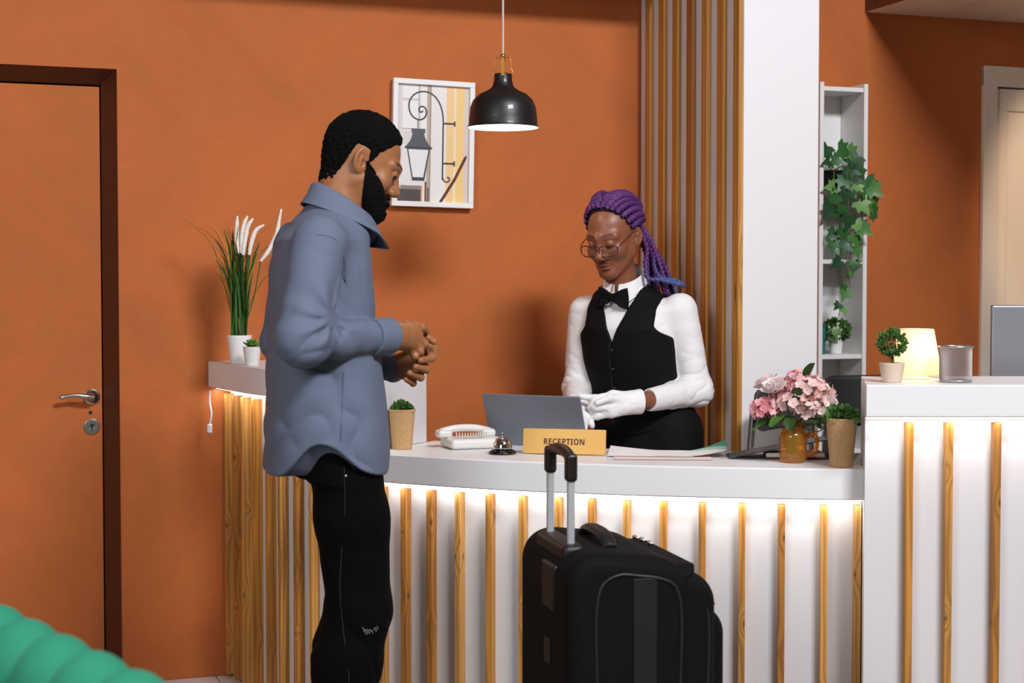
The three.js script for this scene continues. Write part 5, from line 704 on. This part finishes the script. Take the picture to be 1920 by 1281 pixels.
// ------------------------------------------------------------------ receptionist behind the counter; local x to her left, z forward
{
  const P = thing('person', 'receptionist with purple braids, glasses, white gloves, bow tie and black waistcoat', 'person', [0.395, 0, -5.0], THREE.MathUtils.degToRad(-28));
  const skinA = lin(0x865036), lip = lin(0x7a3f38), hairC = lin(0x120b0a), HM = headMatrix([-0.050, 1.456, 0.062], -0.10, 0.33, 0.02), hf = headField({ w: 0.98, nose: 1.08, soft: 0.62 }), head = inHead(HM, hf);
  const neck = cone([-0.048, 1.43, 0.045], [-0.036, 1.26, 0.005], 0.046, 0.053);
  const skinCol = inHead(HM, (x, y, z) => {
    const a = Math.abs(x), n = 1 + 0.07 * noise(x * 60, y * 60, z * 60); let c = [skinA[0] * n, skinA[1] * n, skinA[2] * n];
    if (z > 0.06) { const l = Math.max(1 - sstep(0.8, 1.05, Math.hypot(x / 0.0235, (y + 0.0668) / 0.0062)), 1 - sstep(0.8, 1.05, Math.hypot(x / 0.021, (y + 0.079) / 0.0075))); c = mixc(c, lip, l); }
    if (z > 0.045) { const yc = 0.0245 + 0.004 * Math.sin(clamp((a - 0.012) / 0.04, 0, 1) * 3), b = (1 - sstep(0.0022, 0.0042, Math.abs(y - yc))) * sstep(0.010, 0.014, a) * (1 - sstep(0.046, 0.052, a)); c = mixc(c, hairC, b * 0.8); const ey = (1 - sstep(0.0012, 0.0026, Math.abs(y + 0.0085))) * (1 - sstep(0.011, 0.0135, Math.abs(a - 0.032))); c = mixc(c, hairC, ey); }
    return c;
  });
  const flat = () => skinA;
  const armL = [[0.148, 1.220, -0.012], [0.203, 0.965, -0.035], [0.112, 0.945, 0.205]], armR = [[-0.178, 1.212, -0.005], [-0.190, 0.965, 0.035], [-0.085, 0.925, 0.25]];
  const bodyT = [[0.74, 0.05, 0.165, -0.118, 0.098], [0.85, 0.042, 0.158, -0.112, 0.094], [0.96, 0.004, 0.140, -0.098, 0.090], [1.08, -0.012, 0.152, -0.100, 0.112], [1.16, -0.016, 0.156, -0.100, 0.116], [1.22, -0.018, 0.155, -0.092, 0.092], [1.265, -0.026, 0.110, -0.066, 0.066], [1.31, -0.032, 0.058, -0.045, 0.052]];
  const core = blend([loft(bodyT.map((r) => [r[0], r[1], r[2] - 0.012, r[3] + 0.012, r[4] - 0.012])), cone(armL[0], armL[1], 0.042, 0.034), cone(armL[1], armL[2], 0.036, 0.0255), cone(armR[0], armR[1], 0.042, 0.034), cone(armR[1], armR[2], 0.036, 0.0255), cone([-0.03, 0.80, 0], [-0.03, 0.45, 0.01], 0.07, 0.05), cone([-0.03, 0.45, 0.01], [-0.03, 0.06, -0.02], 0.05, 0.035), cone([0.12, 0.80, 0], [0.12, 0.45, 0.01], 0.07, 0.05), cone([0.12, 0.45, 0.01], [0.12, 0.06, -0.02], 0.05, 0.035)], 0.02);
  const wrist = cone([0.150, 0.952, 0.10], [0.100, 0.942, 0.225], 0.029, 0.0265);
  const body = part('body', mergeSkin([netMesh((x, y, z) => sminf(head(x, y, z), neck(x, y, z), 0.018), [-0.15, 1.24, -0.07], [0.07, 1.60, 0.22], 0.0023, skinCol), netMesh(wrist, [0.05, 0.90, 0.06], [0.20, 1.0, 0.27], 0.004, flat), netMesh(core, [-0.26, 0.0, -0.15], [0.28, 1.34, 0.30], 0.014, flat)]), phys(0xffffff, 0.42, { vertexColors: true }), P);
  const toP = (x, y, z) => V3(x, y, z).applyMatrix4(HM);
  for (const s of [-1, 1]) { part('eyelashes', tube([-0.0125, -0.008, 0, 0.008, 0.0125].map((k) => { const q = V3(s * 0.0315 + k, -0.0085 - 0.0015 * (1 - (k / 0.0125) ** 2), 0.0775 + Math.sqrt(Math.max(0, 0.0146 ** 2 - k * k - 0.0085 ** 2))); return q.applyMatrix4(HM); }), 0.0009, 20, 6), std(0x0a0706, 0.8), body); }
  // scalp and rope braids
  const C0 = [0, 0.030, -0.014];
  const scalpF = inHead(HM, (x, y, z) => { const d = ellD(x, y - C0[1], z - C0[2], 0.0785, 0.0925, 0.1015), a = Math.abs(x), zl = y > 0.07 ? lerp(0.026, 0.052, clamp((y - 0.07) / 0.03, 0, 1)) : y > 0.02 ? lerp(0.002, 0.026, (y - 0.02) / 0.05) : 0.002, ym = z > -0.008 ? 0.022 : lerp(-0.06, 0.022, sstep(-0.045, -0.02, z)); return smaxf(d, Math.max(z - zl, ym - y), 0.006); });
  const hair = part('hair', netMesh(scalpF, [-0.15, 1.38, -0.07], [0.06, 1.60, 0.18], 0.0035), std(0x1a0d1c, 0.9), P, 'dark hair roots under purple braids');
  const rope = (pts, r0, hue, tail = 0) => {
    const c = new THREE.CatmullRomCurve3(pts, false, 'centripetal'), L = c.getLength(), N = Math.ceil(L / 0.0024), rs = 12, fr2 = c.computeFrenetFrames(N), pos = [], col = [], idx = [], ph = rr(0, 6);
    for (let i = 0; i <= N; i++) { const t = i / N, p = c.getPointAt(t), tw = t * L * 210 + ph, env = Math.min(1, 0.45 + t * 8, 0.35 + (1 - t) * 10); for (let j = 0; j < rs; j++) { const a = j / rs * 6.28318, lobe = Math.abs(Math.cos(a - tw)), r = r0 * env * (0.50 + 0.62 * Math.pow(lobe, 0.8)), d = fr2.normals[i].clone().multiplyScalar(Math.cos(a) * r).addScaledVector(fr2.binormals[i], Math.sin(a) * r); pos.push(p.x + d.x, p.y + d.y, p.z + d.z); const k = 0.72 + 0.5 * rnd(), b = tail ? sstep(0.3, 0.9, t) * tail : 0, m = mixc(hue, [0.05, 0.10, 0.26], b); col.push(m[0] * k, m[1] * k, m[2] * k); } }
    for (let i = 0; i < N; i++) for (let j = 0; j < rs; j++) { const a = i * rs + j, b = i * rs + (j + 1) % rs; idx.push(a, b, a + rs, b, b + rs, a + rs); }
    const g = new THREE.BufferGeometry(); g.setAttribute('position', new THREE.Float32BufferAttribute(pos, 3)); g.setAttribute('color', new THREE.Float32BufferAttribute(col, 3)); g.setAttribute('uv', new THREE.Float32BufferAttribute(new Array(pos.length / 3 * 2).fill(0), 2)); g.setIndex(idx); g.computeVertexNormals(); part('braid', g, ropeMat, hair);
  };
  const ropeMat = std(0xffffff, 0.6, { vertexColors: true }), purple = [[0.085, 0.016, 0.125], [0.065, 0.012, 0.11], [0.105, 0.022, 0.14]];
  const onSkull = (d, lift) => { const q = V3(d[0] / 0.0785, d[1] / 0.0925, d[2] / 0.1015), k = 1 / q.length(); return V3(C0[0] + d[0] * k * (1 + lift), C0[1] + d[1] * k * (1 + lift), C0[2] + d[2] * k * (1 + lift)); };
  const sweepBack = (s, e, mid, lift, n = 9) => { const P2 = []; for (let i = 0; i <= n; i++) { const t = i / n, b = 4 * t * (1 - t); P2.push(onSkull([lerp(s[0], e[0], t) + mid[0] * b, lerp(s[1], e[1], t) + mid[1] * b, lerp(s[2], e[2], t) + mid[2] * b], lift * (0.5 + 0.5 * Math.min(1, t * 5))).applyMatrix4(HM)); } return P2; };
  const gath = (k, side) => [side * 0.045 + (k - 3) * 0.004 * side, 0.055 - k * 0.011, -0.09];
  for (const side of [1, -1]) for (let k = 0; k < 7; k++) { const t = k / 6, s = [side * lerp(0.004, 0.078, Math.pow(t, 0.75)), lerp(0.084, 0.0, Math.pow(t, 1.5)), lerp(0.072, 0.026, Math.pow(t, 1.2))]; rope(sweepBack(s, gath(k, side), [side * lerp(0.016, 0.040, t), lerp(0.055, 0.014, t), 0.0], 0.10), rr(0.0098, 0.0112), purple[(k + (side > 0)) % 3]); if (k < 4) { const s2 = [s[0] * 0.6, s[1] + 0.020, s[2] - 0.020]; rope(sweepBack(s2, gath(k + 0.4, side), [side * 0.02, 0.05, 0], 0.20), 0.0098, purple[k % 3]); } }
  const G = (x, y, z) => toP(x, y, z);
  // hanging lengths
  for (let k = 0; k < 17; k++) { const a = k / 16, x0 = lerp(0.075, 0.0, a), st = G(x0, lerp(0.03, 0.0, a), lerp(-0.055, -0.105, a)), ex = lerp(0.030, 0.110, (k * 7 % 17) / 16), ez = lerp(-0.04, -0.105, a), ey = rr(1.24, 1.31); rope([st, V3(st.x + (ex - st.x) * 0.25 + 0.008, st.y - 0.045, st.z - 0.012), V3(lerp(st.x, ex, 0.6) + 0.006, lerp(st.y, ey, 0.55), lerp(st.z, ez, 0.7)), V3(ex, ey, ez)], rr(0.0066, 0.0080), purple[k % 3], k % 4 === 0 ? 0.7 : 0); }
  rope([G(0.078, 0.005, -0.035), V3(0.048, 1.42, 0.02), V3(0.046, 1.36, 0.025), V3(0.060, 1.322, 0.035), V3(0.095, 1.318, 0.03), V3(0.135, 1.308, 0.01), V3(0.160, 1.298, -0.02)], 0.0075, purple[0], 0.9);
  rope([G(0.076, -0.005, -0.05), V3(0.055, 1.42, -0.01), V3(0.062, 1.36, -0.01), V3(0.088, 1.325, 0.0), V3(0.13, 1.315, -0.02), V3(0.155, 1.295, -0.05)], 0.0075, purple[1], 0.8);
  for (let k = 0; k < 5; k++) { const st = G(-0.06 + k * 0.012, -0.01, -0.075); rope([st, V3(st.x - 0.012, 1.40, st.z), V3(-0.105 + k * 0.012, 1.33, 0.0 - k * 0.012), V3(-0.10 + k * 0.012, 1.25, -0.02 - k * 0.015)], 0.0072, purple[k % 3]); }
  // shirt
  const sleeve = (A, k) => (x, y, z) => { const s = capD(x, y, z, ...A[0], ...A[1], 0.0555, 0.0440), t = capD(x, y, z, ...A[1], ...A[2], 0.0465, 0.0345), el = Math.exp(-((x - A[1][0]) ** 2 + (y - A[1][1]) ** 2 + (z - A[1][2]) ** 2) / 0.006); return sminf(s, t, 0.025) + (0.0014 + 0.004 * el) * ridge(x * 12, y * 26, z * 18 + k) + 0.002 * noise(x * 14, y * 10, z * 14); };
  const sL = sleeve(armL, 0), sR = sleeve(armR, 4), tor = loft(bodyT, 2.3);
  const shirtF = (x, y, z) => {
    let d = tor(x, y, z) + 0.0025 * ridge(x * 16, y * 12, z * 10); d = sminf(d, sL(x, y, z), 0.03); d = sminf(d, sR(x, y, z), 0.03);
    d = smaxf(d, -capD(x, y, z, 0.110, 0.946, 0.214, 0.03, 0.93, 0.42, 0.05, 0.07), 0.004); d = smaxf(d, -capD(x, y, z, -0.085, 0.925, 0.26, 0.0, 0.90, 0.45, 0.05, 0.07), 0.004);
    return smaxf(smaxf(d, 0.80 - y, 0.004), -capD(x, y, z, -0.030, 1.45, 0.05, -0.032, 1.285, 0.012, 0.05, 0.048), 0.005);
  };
  const white = std(0xe9e6e6, 0.75);
  const shirt = part('shirt', netMesh(shirtF, [-0.27, 0.79, -0.15], [0.29, 1.33, 0.32], 0.0048), white, P, 'white long sleeved shirt');
  part('collar', collarBand([-0.033, 0.012], 0.060, 0.060, (q) => 1.334 - 0.034 * Math.cos(q), (q) => 0.016 + 0.022 * sstep(1.2, 0.3, Math.min(q, Math.PI * 2 - q)), (q) => 0.048 + 0.016 * sstep(0.9, 0.3, Math.min(q, Math.PI * 2 - q)), 0.14, 0.003), white, shirt);
  // waistcoat
  const vestF = (x, y, z) => {
    const lw = loft(bodyT.map((r) => [r[0], r[1], r[2] + 0.010, r[3] - 0.010, r[4] + 0.011]), 2.3); let d = lw(x, y, z) + 0.0015 * ridge(x * 6, y * 8, z * 6);
    const xm = -0.028; d = smaxf(d, z > 0 ? -(Math.abs(x - xm) - Math.max(0, (y - 1.118) * 0.40)) : -1, 0.003);
    const cx = -0.018, lim = lerp(0.118, 0.22, sstep(1.175, 1.09, y)); d = smaxf(d, Math.abs(x - cx) - lim, 0.006);
    d = smaxf(d, -(Math.hypot(x + 0.031, (z - 0.01)) - lerp(0.05, 0.068, sstep(1.24, 1.31, y))) - (y < 1.24 ? 1 : 0), 0.004);
    const hem = z > 0 ? 0.845 - 0.03 * (1 - Math.abs(Math.abs(x - xm) - 0.03) / 0.10) : 0.85; return smaxf(d, hem - y, 0.004);
  };
  const blackCloth = phys(0x060607, 0.8, { specularIntensity: 0.4 });
  const vest = part('waistcoat', netMesh(vestF, [-0.22, 0.79, -0.14], [0.24, 1.33, 0.16], 0.0048), blackCloth, P, 'black V-neck waistcoat');
  for (const y of [1.095, 1.035, 0.975]) { const q = onSurface(vestF, [-0.028, y, 0.25], [0, 0, 1]); part('button', ball(0.0055, ...q, 12).scale(1, 1, 1), std(0x1c1c1e, 0.25), vest); }
  part('front_seam', seam(vestF, [1.115, 1.05, 0.98, 0.92, 0.86].map((y) => [-0.036, y, 0.25]), [0, 0, 1], 0.0012), std(0x1d1d20, 0.7), vest);
  // bow tie
  const tie = new THREE.Group(); const wing = (s) => { const q = new THREE.Shape(); q.moveTo(0.004, -0.009); q.bezierCurveTo(0.014, -0.012, 0.026, -0.024, 0.046, -0.029); q.lineTo(0.047, -0.004); q.lineTo(0.044, 0.024); q.bezierCurveTo(0.028, 0.022, 0.016, 0.012, 0.004, 0.009); q.lineTo(0.004, -0.009); const g = new THREE.ExtrudeGeometry(q, { depth: 0.008, bevelSize: 0.0025, bevelThickness: 0.003, bevelSegments: 3, curveSegments: 10 }); if (s < 0) g.rotateY(Math.PI).translate(0, 0, 0.008); const p = g.attributes.position; for (let i = 0; i < p.count; i++) p.setZ(i, p.getZ(i) - 2.6 * p.getX(i) ** 2 + 0.003 * Math.sin(p.getY(i) * 220)); g.computeVertexNormals(); return g; };
  const bt = part('bow_tie', merge(rbox(0.016, 0.020, 0.016, 0.005, 0, 0, 0.005, 3)), blackCloth, P, 'black bow tie'); bt.scale.set(1.05, 1.15, 1); bt.position.set(-0.034, 1.262, 0.100); bt.rotation.set(0.12, 0.0, -0.04); part('bow_wing', wing(1), blackCloth, bt); part('bow_wing', wing(-1), blackCloth, bt);
  // trousers, shoes
  part('trousers', netMesh((x, y, z) => smaxf(sminf(sminf(blend(chain([[-0.035, 0.84, -0.005], [-0.035, 0.46, 0.005], [-0.035, 0.06, -0.02]], [0.098, 0.082, 0.075]), 0.02)(x, y, z), blend(chain([[0.125, 0.84, -0.005], [0.125, 0.46, 0.005], [0.125, 0.06, -0.02]], [0.098, 0.082, 0.075]), 0.02)(x, y, z), 0.01), loft([[0.74, 0.048, 0.178, -0.122, 0.105], [0.84, 0.044, 0.172, -0.118, 0.102], [0.93, 0.02, 0.150, -0.102, 0.092]])(x, y, z), 0.02) + 0.003 * ridge(x * 6, y * 8 + x * 6, z * 6), 0.02 - y, 0.004), [-0.17, 0, -0.16], [0.26, 0.95, 0.14], 0.008), blackCloth, P, 'black trousers');
  for (const x of [-0.035, 0.125]) part('shoe', netMesh((a, b, c) => smaxf(sminf(ellD(a - x, b - 0.04, c + 0.01, 0.038, 0.05, 0.065), ellD(a - x, b - 0.026, c - 0.08, 0.038, 0.03, 0.075), 0.04), 0.001 - b, 0.004), [x - 0.06, -0.01, -0.11], [x + 0.06, 0.11, 0.18], 0.007), std(0x101010, 0.35), P);
  // gloves
  const gl = [0.0125, 0.0115, 0.0095], W = [0.108, 0.943, 0.212], gM = [[0.046, 0.966, 0.272], [0.040, 0.947, 0.294], [0.040, 0.928, 0.298], [0.048, 0.912, 0.290]];
  const gF = [[gM[0], [0.004, 0.957, 0.308], [-0.036, 0.963, 0.334]], [gM[1], [0.006, 0.949, 0.324], [-0.006, 0.930, 0.330]], [gM[2], [0.010, 0.930, 0.330], [0.000, 0.914, 0.326]], [gM[3], [0.012, 0.902, 0.312], [-0.020, 0.897, 0.330]], [[0.085, 0.955, 0.25], [0.050, 0.958, 0.310], [0.022, 0.945, 0.335]]];
  const gloveF = (x, y, z) => { let d = blend(gM.map((m) => cone(W, m, 0.027, 0.0155)), 0.02)(x, y, z); for (const f of gF) d = sminf(d, blend(chain(f, gl), 0.006)(x, y, z), 0.009); const u = (x - W[0]) * 0.72 - (z - W[2]) * 0.69, cuff = capD(x, y, z, 0.078, 0.942, 0.238, 0.122, 0.945, 0.198, 0.0315, 0.0385); d = sminf(d, cuff, 0.012); d += 0.0012 * ridge(x * 40, y * 40, z * 40); return smaxf(d, u - 0.006, 0.003); };
  const gm = std(0xebe9e8, 0.8);
  part('glove', netMesh(gloveF, [-0.07, 0.87, 0.15], [0.17, 1.01, 0.37], 0.0026), gm, P, 'white cotton glove');
  const W2 = [-0.078, 0.922, 0.262], m2 = [[-0.062, 0.905, 0.335], [-0.045, 0.905, 0.338], [-0.030, 0.903, 0.332], [-0.018, 0.900, 0.322]], f2 = [...m2.map((m, i) => [m, [m[0] + 0.008, m[1] - 0.012, m[2] + 0.034], [m[0] + 0.012, m[1] - 0.040, m[2] + 0.046]]), [[-0.05, 0.915, 0.285], [-0.012, 0.895, 0.315], [0.004, 0.875, 0.335]]];
  part('glove', netMesh((x, y, z) => { let d = blend(m2.map((m) => cone(W2, m, 0.028, 0.014)), 0.02)(x, y, z); for (const f of f2) d = sminf(d, blend(chain(f, gl), 0.006)(x, y, z), 0.007); return sminf(d, cone([-0.095, 0.93, 0.235], W2, 0.036, 0.03)(x, y, z), 0.01); }, [-0.15, 0.83, 0.18], [0.05, 0.99, 0.42], 0.003), gm, P, 'white cotton glove');
  // glasses
  const gls = new THREE.Mesh(); const rim = (s) => { const pts = []; for (let i = 0; i < 40; i++) { const a = i / 40 * 6.28318, c = Math.cos(a), n = Math.sin(a), p = 3.2, k = Math.pow(Math.abs(c) ** p + Math.abs(n) ** p, -1 / p), x = c * k * 0.0300, y = n * k * 0.0172; pts.push(toP(s * 0.0360 + x, y - 0.0160 - (x * s < 0 ? 0.001 : 0), 0.1075 - 2.7 * (s * 0.0360 + x) ** 2 + 0.002)); } return new THREE.TubeGeometry(new THREE.CatmullRomCurve3(pts, true), 80, 0.0020, 8, true); };
  const tort = phys(0x4d2418, 0.25, { clearcoat: 0.5 });
  const gf = part('glasses', merge(tube([toP(-0.007, -0.004, 0.1105), toP(0, -0.001, 0.1125), toP(0.007, -0.004, 0.1105)], 0.0017, 12, 8)), tort, P, 'thin brown framed glasses');
  for (const s of [-1, 1]) { part('rim', rim(s), tort, gf); part('temple', tube([toP(s * 0.0655, -0.008, 0.0975), toP(s * 0.0725, -0.003, 0.083), toP(s * 0.0765, 0.008, 0.035), toP(s * 0.0800, 0.012, -0.006), toP(s * 0.079, -0.004, -0.025)], 0.0016, 24, 8), tort, gf);
    const sh = []; for (let i = 0; i < 40; i++) { const a = i / 40 * 6.28318, c = Math.cos(a), n = Math.sin(a), p = 3.2, k = Math.pow(Math.abs(c) ** p + Math.abs(n) ** p, -1 / p); sh.push([s * 0.0360 + c * k * 0.0300, n * k * 0.0172 - 0.0160]); } const lp = [], li = []; const cc = toP(s * 0.0360, -0.0160, 0.1075 - 2.7 * 0.0360 ** 2 + 0.003); lp.push(cc.x, cc.y, cc.z); for (const [x, y] of sh) { const q = toP(x, y, 0.1075 - 2.7 * x * x + 0.002); lp.push(q.x, q.y, q.z); } for (let i = 0; i < 40; i++) li.push(0, 1 + i, 1 + (i + 1) % 40); const lg = new THREE.BufferGeometry(); lg.setAttribute('position', new THREE.Float32BufferAttribute(lp, 3)); lg.setIndex(li); lg.computeVertexNormals(); part('lens', lg, phys(0xffffff, 0.02, { transmission: 1, thickness: 0, ior: 1.45, side: THREE.DoubleSide }), gf); }
}
renderer.render(scene, camera);
